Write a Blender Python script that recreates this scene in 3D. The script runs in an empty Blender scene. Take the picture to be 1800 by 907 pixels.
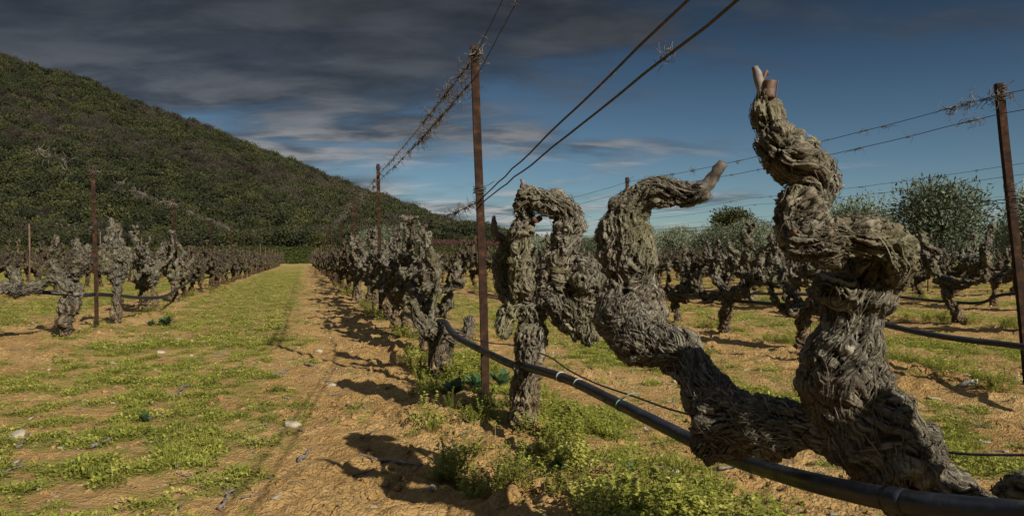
import bpy, math, random
import numpy as np
from mathutils import Vector, Matrix
R = math.radians
random.seed(7); rng = np.random.default_rng(7)
S = bpy.context.scene
COL = S.collection

# ------------------------------------------------------------------ camera
H = 0.85
F = 1300.0
cam = bpy.data.cameras.new("camera"); cam.lens = 26; cam.sensor_width = 36
cam.clip_start = 0.05; cam.clip_end = 6000
camo = bpy.data.objects.new("camera", cam); COL.objects.link(camo)
camo.location = (0, 0, H); camo.rotation_euler = (R(90), 0, 0)
S.camera = camo
S.view_settings.view_transform = 'Standard'; S.view_settings.look = 'None'
S.view_settings.exposure = 0.55; S.view_settings.gamma = 1.0
S.view_settings.use_curve_mapping = False
S.render.resolution_x = 1024; S.render.resolution_y = 515
S.render.engine = 'CYCLES'
S.cycles.max_bounces = 6; S.cycles.diffuse_bounces = 4; S.cycles.transparent_max_bounces = 4

# ------------------------------------------------------------------ sun and sky
SUN_EL = 29.5
TRAVEL = np.array([-0.60, 0.80]); TRAVEL /= np.linalg.norm(TRAVEL)     # the way light travels over the ground
sx, sy = -TRAVEL                                                       # towards the sun
sun = bpy.data.lights.new("sun", 'SUN'); sun.energy = 5.0; sun.angle = R(0.53); sun.color = (1.0, 0.93, 0.82)
suno = bpy.data.objects.new("sun", sun); COL.objects.link(suno)
sv = Vector((sx*math.cos(R(SUN_EL)), sy*math.cos(R(SUN_EL)), math.sin(R(SUN_EL))))
suno.rotation_euler = sv.to_track_quat('Z', 'Y').to_euler(); suno.location = (3, -4, 6)

W = bpy.data.worlds.new("World"); S.world = W; W.use_nodes = True
nt = W.node_tree; N = nt.nodes; L = nt.links; N.clear()
def nd(tree, typ, **kw):
    n = tree.nodes.new(typ)
    for k, v in kw.items(): setattr(n, k, v)
    return n
def mth(tree, op, a, b=None, c=None, clamp=False):
    n = tree.nodes.new('ShaderNodeMath'); n.operation = op; n.use_clamp = clamp
    for i, v in enumerate((a, b, c)):
        if v is None: continue
        if isinstance(v, (int, float)): n.inputs[i].default_value = v
        else: tree.links.new(v, n.inputs[i])
    return n.outputs[0]
def mrange(tree, v, a, b, c=0.0, d=1.0, smooth=True):
    n = tree.nodes.new('ShaderNodeMapRange'); n.interpolation_type = 'SMOOTHSTEP' if smooth else 'LINEAR'
    tree.links.new(v, n.inputs[0])
    for i, x in enumerate((a, b, c, d)): n.inputs[i+1].default_value = x
    return n.outputs[0]
def mixc(tree, f, a, b, blend='MIX'):
    n = tree.nodes.new('ShaderNodeMix'); n.data_type = 'RGBA'; n.blend_type = blend
    for s, v in ((n.inputs[0], f), (n.inputs[6], a), (n.inputs[7], b)):
        if isinstance(v, (int, float)): s.default_value = v
        elif isinstance(v, tuple): s.default_value = (v[0], v[1], v[2], 1)
        else: tree.links.new(v, s)
    return n.outputs[2]
def noise(tree, vec, scale, detail=4, rough=.5, dist=0.0):
    n = tree.nodes.new('ShaderNodeTexNoise')
    n.inputs['Scale'].default_value = scale; n.inputs['Detail'].default_value = detail
    n.inputs['Roughness'].default_value = rough; n.inputs['Distortion'].default_value = dist
    if vec is not None: tree.links.new(vec, n.inputs['Vector'])
    return n.outputs[0]

sky = nd(nt, 'ShaderNodeTexSky', sky_type='NISHITA', sun_disc=False)
sky.sun_elevation = R(SUN_EL); sky.sun_rotation = math.atan2(sx, sy)
sky.air_density = 1.0; sky.dust_density = 0.2; sky.ozone_density = 3.0
tc = nd(nt, 'ShaderNodeTexCoord')
sep = nd(nt, 'ShaderNodeSeparateXYZ'); L.new(tc.outputs['Generated'], sep.inputs[0])
X, Y, Z = sep.outputs
zc = mth(nt, 'MAXIMUM', Z, 0.0)
den = mth(nt, 'ADD', zc, 0.12)
comb = nd(nt, 'ShaderNodeCombineXYZ')
L.new(mth(nt, 'DIVIDE', X, den), comb.inputs[0]); L.new(mth(nt, 'DIVIDE', Y, den), comb.inputs[1])
mp = nd(nt, 'ShaderNodeMapping'); L.new(comb.outputs[0], mp.inputs[0])
mp.inputs['Rotation'].default_value = (0, 0, R(-18)); mp.inputs['Scale'].default_value = (0.75, 1.25, 1); mp.inputs['Location'].default_value = (3.1, 1.7, 0)
n1 = noise(nt, mp.outputs[0], 0.95, 7, .52, .25)
n2 = noise(nt, mp.outputs[0], 2.6, 6, .55, .3)
# more cloud to the left and overhead, clear to the right
bias = mth(nt, 'ADD', mth(nt, 'MULTIPLY', X, -0.46), mth(nt, 'ADD', mth(nt, 'MULTIPLY', mrange(nt, Z, 0.08, 0.33), 0.20), mrange(nt, Z, 0.15, 0.04, 0.0, 0.12)))
cov = mth(nt, 'ADD', mth(nt, 'ADD', n1, mth(nt, 'MULTIPLY', n2, 0.42)), bias)
cloud = mrange(nt, cov, 0.67, 0.93)
# blue of the clear sky: pale low, deeper above, brightened overhead out of view as added fill
skyc = mixc(nt, 1.0, sky.outputs[0], (0.46, 0.545, 0.59), 'MULTIPLY')
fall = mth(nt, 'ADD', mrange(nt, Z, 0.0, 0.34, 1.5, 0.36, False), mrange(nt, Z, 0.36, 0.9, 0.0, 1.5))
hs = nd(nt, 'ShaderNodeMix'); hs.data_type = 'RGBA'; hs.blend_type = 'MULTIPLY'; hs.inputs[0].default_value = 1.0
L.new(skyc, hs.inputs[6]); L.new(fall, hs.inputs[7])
# cloud: grey bases high in view, pale lit sides lower, overhead boosted to lift shadows
lit = mth(nt, 'MULTIPLY', mrange(nt, n2, 0.40, 0.62), mrange(nt, Z, 0.05, 0.25, 1.0, 0.10))
ccol = mixc(nt, lit, (0.64, 0.74, 0.93), (5.0, 4.9, 4.9))
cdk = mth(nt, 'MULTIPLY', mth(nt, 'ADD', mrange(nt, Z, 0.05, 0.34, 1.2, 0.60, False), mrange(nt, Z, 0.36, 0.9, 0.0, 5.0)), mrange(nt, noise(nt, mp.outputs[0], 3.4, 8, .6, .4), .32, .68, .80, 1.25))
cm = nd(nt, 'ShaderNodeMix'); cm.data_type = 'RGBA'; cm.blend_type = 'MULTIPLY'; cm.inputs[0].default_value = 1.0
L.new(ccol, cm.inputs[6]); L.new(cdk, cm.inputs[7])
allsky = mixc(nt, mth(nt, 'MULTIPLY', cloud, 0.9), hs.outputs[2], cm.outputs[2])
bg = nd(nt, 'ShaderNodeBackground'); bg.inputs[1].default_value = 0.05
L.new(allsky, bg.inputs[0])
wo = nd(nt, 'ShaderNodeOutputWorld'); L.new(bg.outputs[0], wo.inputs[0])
if W.cycles: W.cycles.sampling_method = 'MANUAL'; W.cycles.sample_map_resolution = 512

# ------------------------------------------------------------------ numpy noise
_perm = np.random.default_rng(3).permutation(256); _perm = np.concatenate([_perm, _perm, _perm])
_g = np.random.default_rng(4).normal(size=(256, 3)); _g /= np.linalg.norm(_g, axis=1)[:, None]
def pn(P):
    P = np.asarray(P, float); i = np.floor(P).astype(int); f = P - i; i &= 255
    u = f*f*f*(f*(f*6-15)+10); out = 0
    for a in (0, 1):
        wa = u[:, 0] if a else 1-u[:, 0]
        for b in (0, 1):
            wb = wa*(u[:, 1] if b else 1-u[:, 1])
            for c in (0, 1):
                wc = wb*(u[:, 2] if c else 1-u[:, 2])
                h = _perm[_perm[_perm[(i[:, 0]+a) & 255]+((i[:, 1]+b) & 255)]+((i[:, 2]+c) & 255)]
                g = _g[h]
                out = out + wc*(g[:, 0]*(f[:, 0]-a)+g[:, 1]*(f[:, 1]-b)+g[:, 2]*(f[:, 2]-c))
    return out*1.6
def pn2(x, y, s, z=0.0): return pn(np.stack([x*s, y*s, np.full_like(x, z)], 1))
def sst(a, b, x):
    t = np.clip((x-a)/(b-a), 0, 1); return t*t*(3-2*t)

# ------------------------------------------------------------------ helpers
def tag(o, label=None, cat=None, group=None, kind=None):
    if label: o['label'] = label
    if cat: o['category'] = cat
    if group: o['group'] = group
    if kind: o['kind'] = kind
    return o
def empty(name, loc=(0, 0, 0), rz=0.0, label=None, cat=None, group=None):
    o = bpy.data.objects.new(name, None); COL.objects.link(o); o.empty_display_size = .1
    o.location = loc; o.rotation_euler = (0, 0, rz); return tag(o, label, cat, group)
def mesh_np(name, V, Fq, mats, attrs=None, smooth=True):
    """V (n,3); Fq list of arrays (m,k) with k = 3 or 4"""
    me = bpy.data.meshes.new(name)
    Fq = [np.asarray(f, np.int32) for f in (Fq if isinstance(Fq, list) else [Fq]) if len(f)]
    loops = np.concatenate([f.ravel() for f in Fq]); tot = np.concatenate([np.full(len(f), f.shape[1]) for f in Fq])
    me.vertices.add(len(V)); me.vertices.foreach_set('co', np.asarray(V, np.float32).ravel())
    me.loops.add(len(loops)); me.loops.foreach_set('vertex_index', loops.astype(np.int32))
    me.polygons.add(len(tot)); st = np.concatenate([[0], np.cumsum(tot)[:-1]])
    me.polygons.foreach_set('loop_start', st.astype(np.int32)); me.polygons.foreach_set('loop_total', tot.astype(np.int32))
    me.polygons.foreach_set('use_smooth', np.full(len(tot), smooth))
    for m in (mats if isinstance(mats, (list, tuple)) else [mats]): me.materials.append(m)
    for k, v in (attrs or {}).items():
        v = np.asarray(v, np.float32)
        if v.ndim == 2: a = me.attributes.new(k, 'FLOAT_VECTOR', 'POINT'); a.data.foreach_set('vector', v.ravel())
        else: a = me.attributes.new(k, 'FLOAT', 'POINT'); a.data.foreach_set('value', v)
    me.update(); me.validate(); return me
def obj(name, me, parent=None, **kw):
    o = bpy.data.objects.new(name, me); COL.objects.link(o)
    if parent is not None: o.parent = parent
    return tag(o, **kw)
class MB:
    def __init__(s): s.V = []; s.Q = []; s.T = []; s.n = 0; s.A = {}
    def add(s, V, Q=None, T=None, **att):
        V = np.asarray(V, float)
        if Q is not None and len(Q): s.Q.append(np.asarray(Q)+s.n)
        if T is not None and len(T): s.T.append(np.asarray(T)+s.n)
        for k, v in att.items():
            v = np.asarray(v, float)
            if v.ndim == 0: v = np.full(len(V), float(v))
            s.A.setdefault(k, []).append(v)
        s.V.append(V); s.n += len(V)
    def mesh(s, name, mats, smooth=True):
        fs = []
        if s.Q: fs.append(np.concatenate(s.Q))
        if s.T: fs.append(np.concatenate(s.T))
        return mesh_np(name, np.concatenate(s.V), fs, mats, {k: np.concatenate(v) for k, v in s.A.items()}, smooth)
    def build(s, name, mats, parent=None, smooth=True, **kw): return obj(name, s.mesh(name, mats, smooth), parent, **kw)
def catmull(P, n):
    P = np.asarray(P, float)
    if len(P) == 2: t = np.linspace(0, 1, n)[:, None]; return P[0]*(1-t)+P[1]*t
    A = np.vstack([2*P[0]-P[1], P, 2*P[-1]-P[-2]]); out = []
    seg = len(P)-1; ts = np.linspace(0, seg, n)
    i = np.minimum(ts.astype(int), seg-1); t = (ts-i)[:, None]
    p0, p1, p2, p3 = A[i], A[i+1], A[i+2], A[i+3]
    return .5*(2*p1+(p2-p0)*t+(2*p0-5*p1+4*p2-p3)*t*t+(3*p1-p0-3*p2+p3)*t**3)
def frames(C):
    T = np.gradient(C, axis=0); T /= np.linalg.norm(T, axis=1)[:, None]+1e-12
    n = np.cross(T[0], [0.3, 1, 0.2]); n /= np.linalg.norm(n); NN = [n]
    for k in range(1, len(C)):
        n = NN[-1]-T[k]*np.dot(NN[-1], T[k]); NN.append(n/(np.linalg.norm(n)+1e-12))
    NN = np.array(NN); return T, NN, np.cross(T, NN)
def tube(C, r, sides=8, cap=True):
    C = np.asarray(C, float); n = len(C); r = np.broadcast_to(np.asarray(r, float), (n,))
    T, A, B = frames(C); th = np.arange(sides)*2*np.pi/sides
    V = (C[:, None]+r[:, None, None]*(np.cos(th)[None, :, None]*A[:, None]+np.sin(th)[None, :, None]*B[:, None])).reshape(-1, 3)
    i = np.arange(n-1)[:, None]*sides; j = np.arange(sides)[None, :]; j2 = (j+1) % sides
    Q = np.stack([i+j, i+j2, i+sides+j2, i+sides+j], -1).reshape(-1, 4); Tn = np.zeros((0, 3), int)
    if cap:
        V = np.vstack([V, C[0], C[-1]]); a, b = n*sides, n*sides+1; k = np.arange(sides); k2 = (k+1) % sides
        Tn = np.vstack([np.stack([np.full(sides, a), k2, k], 1), np.stack([np.full(sides, b), (n-1)*sides+k, (n-1)*sides+k2], 1)])
    return V, Q, Tn
def P3(px, py, Yd): return ((px-900)/F*Yd, Yd, H-(py-453)/F*Yd)
SL = 0.283; U0 = 1.05; RS = 3.4                     # the vine rows: x = u - SL*y, u = U0 + k*RS
def rowx(k, y): return U0+RS*k-SL*y
def rowY(px, k=0): return (U0+RS*k)/((px-900)/F+SL)

# ------------------------------------------------------------------ materials
def mat(name, rough=.8, spec=.3):
    m = bpy.data.materials.new(name); m.use_nodes = True
    t = m.node_tree; b = t.nodes['Principled BSDF']; b.inputs['Roughness'].default_value = rough
    b.inputs['Specular IOR Level'].default_value = spec; return m, t, b
def attr(t, name, out='Fac'):
    n = t.nodes.new('ShaderNodeAttribute'); n.attribute_name = name; return n.outputs[out]
def bump(t, b, h, dist, strength=1.0, prev=None):
    n = t.nodes.new('ShaderNodeBump'); n.inputs['Strength'].default_value = strength; n.inputs['Distance'].default_value = dist
    t.links.new(h, n.inputs['Height'])
    if prev is not None: t.links.new(prev, n.inputs['Normal'])
    t.links.new(n.outputs[0], b.inputs['Normal']); return n.outputs[0]
def ramp(t, v, stops):
    n = t.nodes.new('ShaderNodeValToRGB'); t.links.new(v, n.inputs[0]); e = n.color_ramp.elements
    while len(e) > 1: e.remove(e[-1])
    e[0].position = stops[0][0]; e[0].color = (*stops[0][1], 1)
    for p, c in stops[1:]: x = e.new(p); x.color = (*c, 1)
    return n.outputs[0]
def objco(t):
    n = t.nodes.new('ShaderNodeTexCoord'); return n.outputs['Object']
def geopos(t): return t.nodes.new('ShaderNodeNewGeometry').outputs['Position']

def bark_mat(name, bumpd=.004, far=False, dk=1.0):
    m, t, b = mat(name, .88, .2)
    fc = attr(t, 'fc', 'Vector'); cav = attr(t, 'cav'); moss = attr(t, 'moss')
    a = noise(t, fc, 1.0, 5, .6, .5); c = noise(t, fc, 3.2, 4, .65); mpn = t.nodes.new('ShaderNodeMapping'); mpn.inputs['Scale'].default_value = (1.6, 7, 7); t.links.new(fc, mpn.inputs[0]); e = noise(t, mpn.outputs[0], .8, 4, .6)
    v = mth(t, 'ADD', mth(t, 'MULTIPLY', a, .38), mth(t, 'ADD', mth(t, 'MULTIPLY', c, .27), mth(t, 'MULTIPLY', e, .35)))
    colr = ramp(t, v, [(.36, (.018, .014, .010)), (.44, (.085, .073, .056)), (.51, (.185, .17, .132)), (.61, (.36, .34, .275))] if not far else [(.38, (.010, .008, .006)), (.47, (.045, .036, .026)), (.55, (.10, .083, .060)), (.66, (.18, .155, .115))])
    colr = mixc(t, mrange(t, cav, -.75, .12, .95, 0), colr, (.012, .008, .005))
    big = noise(t, objco(t), 7, 3, .5)
    colr = mixc(t, mth(t, 'MULTIPLY', mrange(t, big, .45, .7), .35), colr, (.19, .125, .075))
    colr = mixc(t, mth(t, 'MULTIPLY', moss, mrange(t, c, .38, .62, .15, .62)), colr, (.185, .175, .055))
    zs = t.nodes.new('ShaderNodeSeparateXYZ'); t.links.new(objco(t), zs.inputs[0]); colr = mixc(t, mrange(t, zs.outputs[2], .48, .12, 0, .75), colr, mixc(t, 1.0, colr, (1.25, .92, .62), 'MULTIPLY'))
    if dk != 1.0: colr = mixc(t, 1.0, colr, (dk*1.03, dk, dk*.94), 'MULTIPLY')
    t.links.new(colr, b.inputs['Base Color'])
    h = mth(t, 'ADD', mth(t, 'MULTIPLY', a, .8), mth(t, 'ADD', mth(t, 'MULTIPLY', c, .5), mth(t, 'MULTIPLY', e, .55)))
    bump(t, b, h, bumpd, 1.0)
    return m
M = {}
M['bark'] = bark_mat('vine_bark', .010, False, .80)
M['bark_mid'] = bark_mat('vine_bark_browner', .012, False, .60)
M['bark_far'] = bark_mat('vine_bark_distant', .02, True, .75)
def strip_mat(nm='bark_strip', dk=1.0):
    m, t, b = mat(nm, .85, .2)
    tone = attr(t, 'tone'); fc = attr(t, 'fc', 'Vector'); moss = attr(t, 'moss')
    n = noise(t, fc, 1.0, 4, .6)
    c = ramp(t, mth(t, 'ADD', mth(t, 'MULTIPLY', tone, .7), mth(t, 'MULTIPLY', n, .35)), [(.15, (.018, .014, .010)), (.45, (.070, .059, .044)), (.75, (.165, .148, .115)), (1.0, (.32, .30, .24))])
    c = mixc(t, mth(t, 'MULTIPLY', moss, .5), c, (.21, .20, .07))
    if dk != 1.0: c = mixc(t, 1.0, c, (dk, dk, dk*.95), 'MULTIPLY')
    t.links.new(c, b.inputs['Base Color']); bump(t, b, n, .002); return m
M['strip'] = strip_mat(dk=.84); M['strip_mid'] = strip_mat('bark_strip_browner', .62)
def simple(name, stops, scale=20, rough=.7, bd=.002, spec=.3, detail=5, coord='obj'):
    m, t, b = mat(name, rough, spec); v = objco(t) if coord == 'obj' else geopos(t)
    n = noise(t, v, scale, detail, .6); t.links.new(ramp(t, n, stops), b.inputs['Base Color'])
    if bd: bump(t, b, n, bd)
    return m
M['cane'] = simple('pruned_cane_wood', [(.3, (.040, .031, .023)), (.5, (.088, .073, .055)), (.7, (.19, .17, .14))], 30, .6)
M['cutwood'] = simple('orange_cut_wood', [(.3, (.06, .028, .014)), (.5, (.085, .045, .026)), (.7, (.17, .11, .07))], 40, .6)
M['grey_cane'] = simple('grey_weathered_cane', [(.3, (.05, .038, .03)), (.5, (.12, .10, .085)), (.7, (.24, .21, .18))], 25, .8)
M['tendril'] = simple('dried_tendril', [(.3, (.035, .028, .022)), (.5, (.10, .083, .066)), (.7, (.26, .235, .195))], 22, .8, 0, coord='pos')
M['wire'] = simple('rusted_wire', [(.3, (.015, .012, .010)), (.6, (.05, .035, .028)), (.8, (.12, .06, .035))], 30, .55, 0, .5)
M['rust'] = simple('rusty_steel', [(.28, (.010, .007, .005)), (.45, (.020, .011, .007)), (.6, (.040, .019, .010)), (.78, (.095, .045, .023))], 22, .85, .0012, .12, 8)
M['farpost'] = simple('weathered_post', [(.3, (.05, .03, .022)), (.6, (.13, .075, .05)), (.8, (.20, .14, .10))], 8, .8, 0)
def pipe_mat():
    m, t, b = mat('black_polythene_pipe', .42, .5); n = noise(t, objco(t), 14, 6, .7)
    t.links.new(ramp(t, n, [(.40, (.007, .008, .011)), (.62, (.014, .016, .021)), (.80, (.07, .062, .052))]), b.inputs['Base Color'])
    t.links.new(mrange(t, n, .4, .75, .34, .8), b.inputs['Roughness'])
    w = noise(t, objco(t), 60, 3, .6); bump(t, b, w, .0012); return m
M['pipe'] = pipe_mat()
m_, t_, b_ = mat('green_twine', .7); b_.inputs['Base Color'].default_value = (.12, .22, .15, 1); M['twine'] = m_
m_, t_, b_ = mat('grey_clip_plastic', .5); b_.inputs['Base Color'].default_value = (.32, .32, .30, 1); M['clip'] = m_
m_, t_, b_ = mat('orange_tag_plastic', .5); b_.inputs['Base Color'].default_value = (.5, .08, .03, 1); M['tagm'] = m_
M['stone'] = simple('pale_limestone', [(.3, (.22, .18, .12)), (.5, (.36, .31, .22)), (.7, (.50, .45, .35))], 18, .85, .004)
def soil(name, green=True):
    m, t, b = mat(name, .95, .12); p = geopos(t)
    a = noise(t, p, 1.1, 5, .6); c = noise(t, p, 14, 5, .65); d = noise(t, p, 90, 4, .6); e_n = noise(t, p, 38, 6, .75)
    v = mth(t, 'ADD', mth(t, 'MULTIPLY', a, .5), mth(t, 'MULTIPLY', c, .5))
    col = ramp(t, v, [(.33, (.25, .140, .050)), (.47, (.385, .235, .085)), (.58, (.465, .30, .122)), (.70, (.55, .385, .18))])
    col = mixc(t, mrange(t, d, .60, .72, 0, .45), col, (.47, .38, .25))
    col = mixc(t, mrange(t, d, .26, .38, .5, 0), col, (.11, .052, .024))
    if green:
        g = attr(t, 'green'); gn = noise(t, p, 26, 4, .7)
        gcol = ramp(t, noise(t, p, 9, 4, .7), [(.35, (.085, .11, .016)), (.5, (.16, .195, .028)), (.65, (.26, .27, .050))])
        col = mixc(t, mth(t, 'MULTIPLY', mrange(t, mth(t, 'ADD', g, mth(t, 'MULTIPLY', gn, .9)), 1.0, 1.3), .6), col, gcol)
        far = attr(t, 'far'); yellow = ramp(t, noise(t, p, .35, 4, .6), [(.4, (.30, .21, .06)), (.6, (.36, .29, .10))])
        col = mixc(t, far, col, yellow)
        gr = attr(t, 'grass'); gc = ramp(t, noise(t, p, .25, 5, .65), [(.38, (.045, .048, .014)), (.5, (.070, .088, .020)), (.66, (.115, .125, .03))])
        col = mixc(t, gr, col, gc)
    t.links.new(col, b.inputs['Base Color'])
    h = mth(t, 'ADD', mth(t, 'MULTIPLY', c, .8), mth(t, 'ADD', mth(t, 'MULTIPLY', d, .3), mth(t, 'MULTIPLY', e_n, .9))); vo = t.nodes.new('ShaderNodeTexVoronoi'); vo.inputs['Scale'].default_value = 42; t.links.new(p, vo.inputs['Vector']); vo2 = t.nodes.new('ShaderNodeTexVoronoi'); vo2.inputs['Scale'].default_value = 105; t.links.new(p, vo2.inputs['Vector'])
    h = mth(t, 'SUBTRACT', h, mth(t, 'ADD', mth(t, 'MULTIPLY', vo.outputs['Distance'], .45), mth(t, 'MULTIPLY', vo2.outputs['Distance'], .35))); bump(t, b, h, .035, 1.0)
    return m
M['soil'] = soil('vineyard_soil'); M['clod'] = soil('soil_clod', False)
def leafm(name, stops, trans=.35, rough=.55, rw=.5, rnd=True):
    m, t, b = mat(name, rough, .25)
    tone = attr(t, 'tone')
    v = tone
    if rnd:
        oi = t.nodes.new('ShaderNodeObjectInfo'); v = mth(t, 'ADD', mth(t, 'MULTIPLY', tone, 1-rw), mth(t, 'MULTIPLY', oi.outputs['Random'], rw))
    c = ramp(t, v, stops); t.links.new(c, b.inputs['Base Color'])
    if trans:
        tr = t.nodes.new('ShaderNodeBsdfTranslucent'); t.links.new(c, tr.inputs[0]); mx = t.nodes.new('ShaderNodeMixShader'); mx.inputs[0].default_value = trans
        t.links.new(b.outputs[0], mx.inputs[1]); t.links.new(tr.outputs[0], mx.inputs[2]); t.links.new(mx.outputs[0], t.nodes['Material Output'].inputs[0])
    return m
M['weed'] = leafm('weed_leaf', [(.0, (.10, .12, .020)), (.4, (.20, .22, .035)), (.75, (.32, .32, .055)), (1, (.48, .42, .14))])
M['weed_dark'] = leafm('broad_weed_leaf', [(0, (.025, .055, .022)), (.5, (.045, .090, .034)), (1, (.08, .14, .05))], .2)
M['weed_stem'] = leafm('dry_weed_stem', [(0, (.20, .14, .07)), (1, (.38, .28, .14))], .0)
M['olive'] = leafm('olive_leaf', [(0, (.045, .058, .028)), (.5, (.12, .14, .08)), (1, (.24, .27, .18))], .15)
M['hill_green'] = leafm('oak_leaf', [(0, (.013, .016, .006)), (.3, (.021, .025, .009)), (.6, (.033, .037, .012)), (.85, (.052, .054, .016)), (1, (.078, .074, .022))], .15, .8, rw=.68)
M['hill_bare'] = leafm('bare_twig_crown', [(0, (.018, .016, .010)), (.5, (.038, .032, .021)), (1, (.075, .062, .043))], .1, .9, rw=.6)
M['red_shrub'] = leafm('red_twig_shrub', [(0, (.035, .018, .013)), (1, (.085, .042, .032))], .1, .9)
M['grass'] = leafm('grass_blade', [(0, (.045, .052, .013)), (1, (.115, .13, .032))], .3)
M['trunk'] = simple('tree_bark', [(.3, (.05, .042, .033)), (.6, (.13, .11, .09))], 8, .9, .01)
M['hill'] = simple('hill_scrub_ground', [(.35, (.012, .014, .005)), (.5, (.022, .022, .009)), (.7, (.04, .035, .018))], .3, .95, 0, .1)

# ------------------------------------------------------------------ terrain
def lane(x, y):
    u = (x+SL*y-U0)/RS
    k = np.round(u); return (u-k), k, u          # -0.5..0.5 of the spacing from the nearest row
def terrain_big(x, y):
    """gentle rise beyond the vineyard and the foot of the hill"""
    r = sst(92, 150, y)*3.2*sst(60, -10, x+SL*(y-90)*.4)
    return r*np.where(y > 0, 1, 0)
def ground_h(x, y, fine=True):
    w, k, u = lane(x, y); d = np.abs(w)*RS*.96
    dist = np.hypot(x, y); nearf = sst(60, 12, dist)
    vy = sst(100, 92, y)*sst(9.2, 8.5, u)
    h = .045*np.exp(-(d/.38)**2)*vy
    h = h+.03*pn2(x, y, .55, 3.3)+.018*pn2(x, y, 1.7, 8.1)
    if fine:
        bare = np.clip(1.15-greenness(x, y, False), .25, 1.1)
        a = 1-np.abs(pn2(x, y, 4.2, 1.1))*1.9; b = 1-np.abs(pn2(x+.3*pn2(x, y, 5, 5), y, 9.5, 2.2))*1.9; c = pn2(x, y, 26, 4.2)
        rough = sst(-.25, .35, pn2(x, y, .9, 6.6))*.7+.3
        h = h+nearf*bare*rough*(.018*np.clip(a, -1, 1)+.024*np.clip(b, -.6, 1)+.012*c+.007*pn2(x, y, 55, 7))
        h = h+nearf*.09*np.clip(pn2(x+3, y, 7.5, 9.)-.16, 0, .35)*bare-nearf*.05*np.clip(.05-np.abs(pn2(x, y, 4.5, 19.)), 0, 1)/.05*bare*.4
    return h+terrain_big(x, y)
def greenness(x, y, nz=True):
    w, k, u = lane(x, y)
    f = u-np.floor(u)                            # 0 at a row, rising to the right of it
    # lane left of the near row: green middle, bare strip by the row on its left flank
    g = .50*sst(.03, .12, f)*sst(.80, .55, f)+.12*np.exp(-((f-.45)/.20)**2)+.20*sst(.92, .82, f)
    g = np.maximum(g, .62*np.exp(-(np.minimum(f, 1-f)/.065)**2))
    right = (u > 0.02)
    gr = .62*np.exp(-((f-.52)/.24)**2)+.60*np.exp(-((f-.08)/.08)**2)+.30
    g = np.where(right, gr, g+.05*sst(.95, .65, f))
    dist = np.hypot(x, y)
    g = g+.22*sst(7, 22, dist)*sst(.84, .72, f)*(u < 0)-.10*sst(4.5, 2.5, dist)*sst(.75, .5, f)
    if nz:
        g = g+.28*pn2(x, y, .9, 12.)+.60*pn2(x, y, 3.3, 14.)+.50*pn2(x, y, 9, 15.)
    return g
def build_ground():
    rr = [0.02, .3, .6, .9, 1.2, 1.5, 1.8]
    r = 2.0
    while r < 4200:
        rr.append(r); r *= 1.0052 if r < 9 else (1.009 if r < 25 else (1.014 if r < 130 else 1.06))
    rr = np.array(rr)
    a = np.concatenate([np.linspace(R(-46), R(46), 420, endpoint=False), np.linspace(R(46), R(314), 90, endpoint=False)])
    RR, AA = np.meshgrid(rr, a, indexing='ij'); x = (RR*np.sin(AA)).ravel(); y = (RR*np.cos(AA)).ravel()
    z = ground_h(x, y)
    n, mth_ = RR.shape; i = np.arange(n-1)[:, None]*mth_; j = np.arange(mth_)[None]; j2 = (j+1) % mth_
    Q = np.stack([i+j, i+mth_+j, i+mth_+j2, i+j2], -1).reshape(-1, 4)[:, ::-1]
    dist = np.hypot(x, y)
    g = greenness(x, y); w, k, u = lane(x, y)
    iny = sst(96, 88, y)
    g = g*iny+.25*(1-iny)
    far = sst(72, 78, y+2*pn2(x, y, .1, 4))*sst(112, 100, y)*.9
    gr = sst(96, 104, y+4*pn2(x, y, .12, 9))
    gr = np.maximum(gr, sst(8.3, 8.8, u)*.8*(y > 0))
    g = g*sst(9.5, 8.6, u)
    me = mesh_np('ground', np.stack([x, y, z], 1), Q, M['soil'], {'green': g, 'far': far, 'grass': gr})
    return obj('ground', me, kind='structure')
build_ground()

# hill
SIL = np.array([[-900, 60], [-400, 40], [0, 100], [60, 122], [150, 146], [250, 192], [330, 222], [430, 258], [520, 295], [600, 326], [700, 366], [800, 400], [860, 410], [930, 432], [1040, 446], [1200, 452]], float)
def hill_h(x, y):
    px = x/np.maximum(y, 1)*F+900
    e = (453-np.interp(px, SIL[:, 0], SIL[:, 1]))/F
    CY = 330.0
    crest = e*CY*1.0+H-.5
    foot = 150+12*pn2(x, y, .02, 2)
    t = np.clip((y-foot)/(CY-foot), 0, 1); prof = .25*t+.75*t**1.15
    back = sst(700, 330, y)
    return (3.0*sst(1050, 850, px)+(crest-3)*prof)*back+1.6*pn2(x, y, .035, 7)*prof
def build_hill():
    xs = np.linspace(-560, 130, 150); ys = np.concatenate([np.linspace(132, 330, 80), np.linspace(336, 720, 40)])
    XX, YY = np.meshgrid(xs, ys); x = XX.ravel(); y = YY.ravel(); z = hill_h(x, y)
    z = np.where(y < 136, -2, z)
    nx = len(xs); i = np.arange(len(ys)-1)[:, None]*nx; j = np.arange(nx-1)[None]
    Q = np.stack([i+j, i+j+1, i+nx+j+1, i+nx+j], -1).reshape(-1, 4)
    return obj('hill', mesh_np('hill', np.stack([x, y, z], 1), Q, M['hill']), kind='structure')
build_hill()

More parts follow.
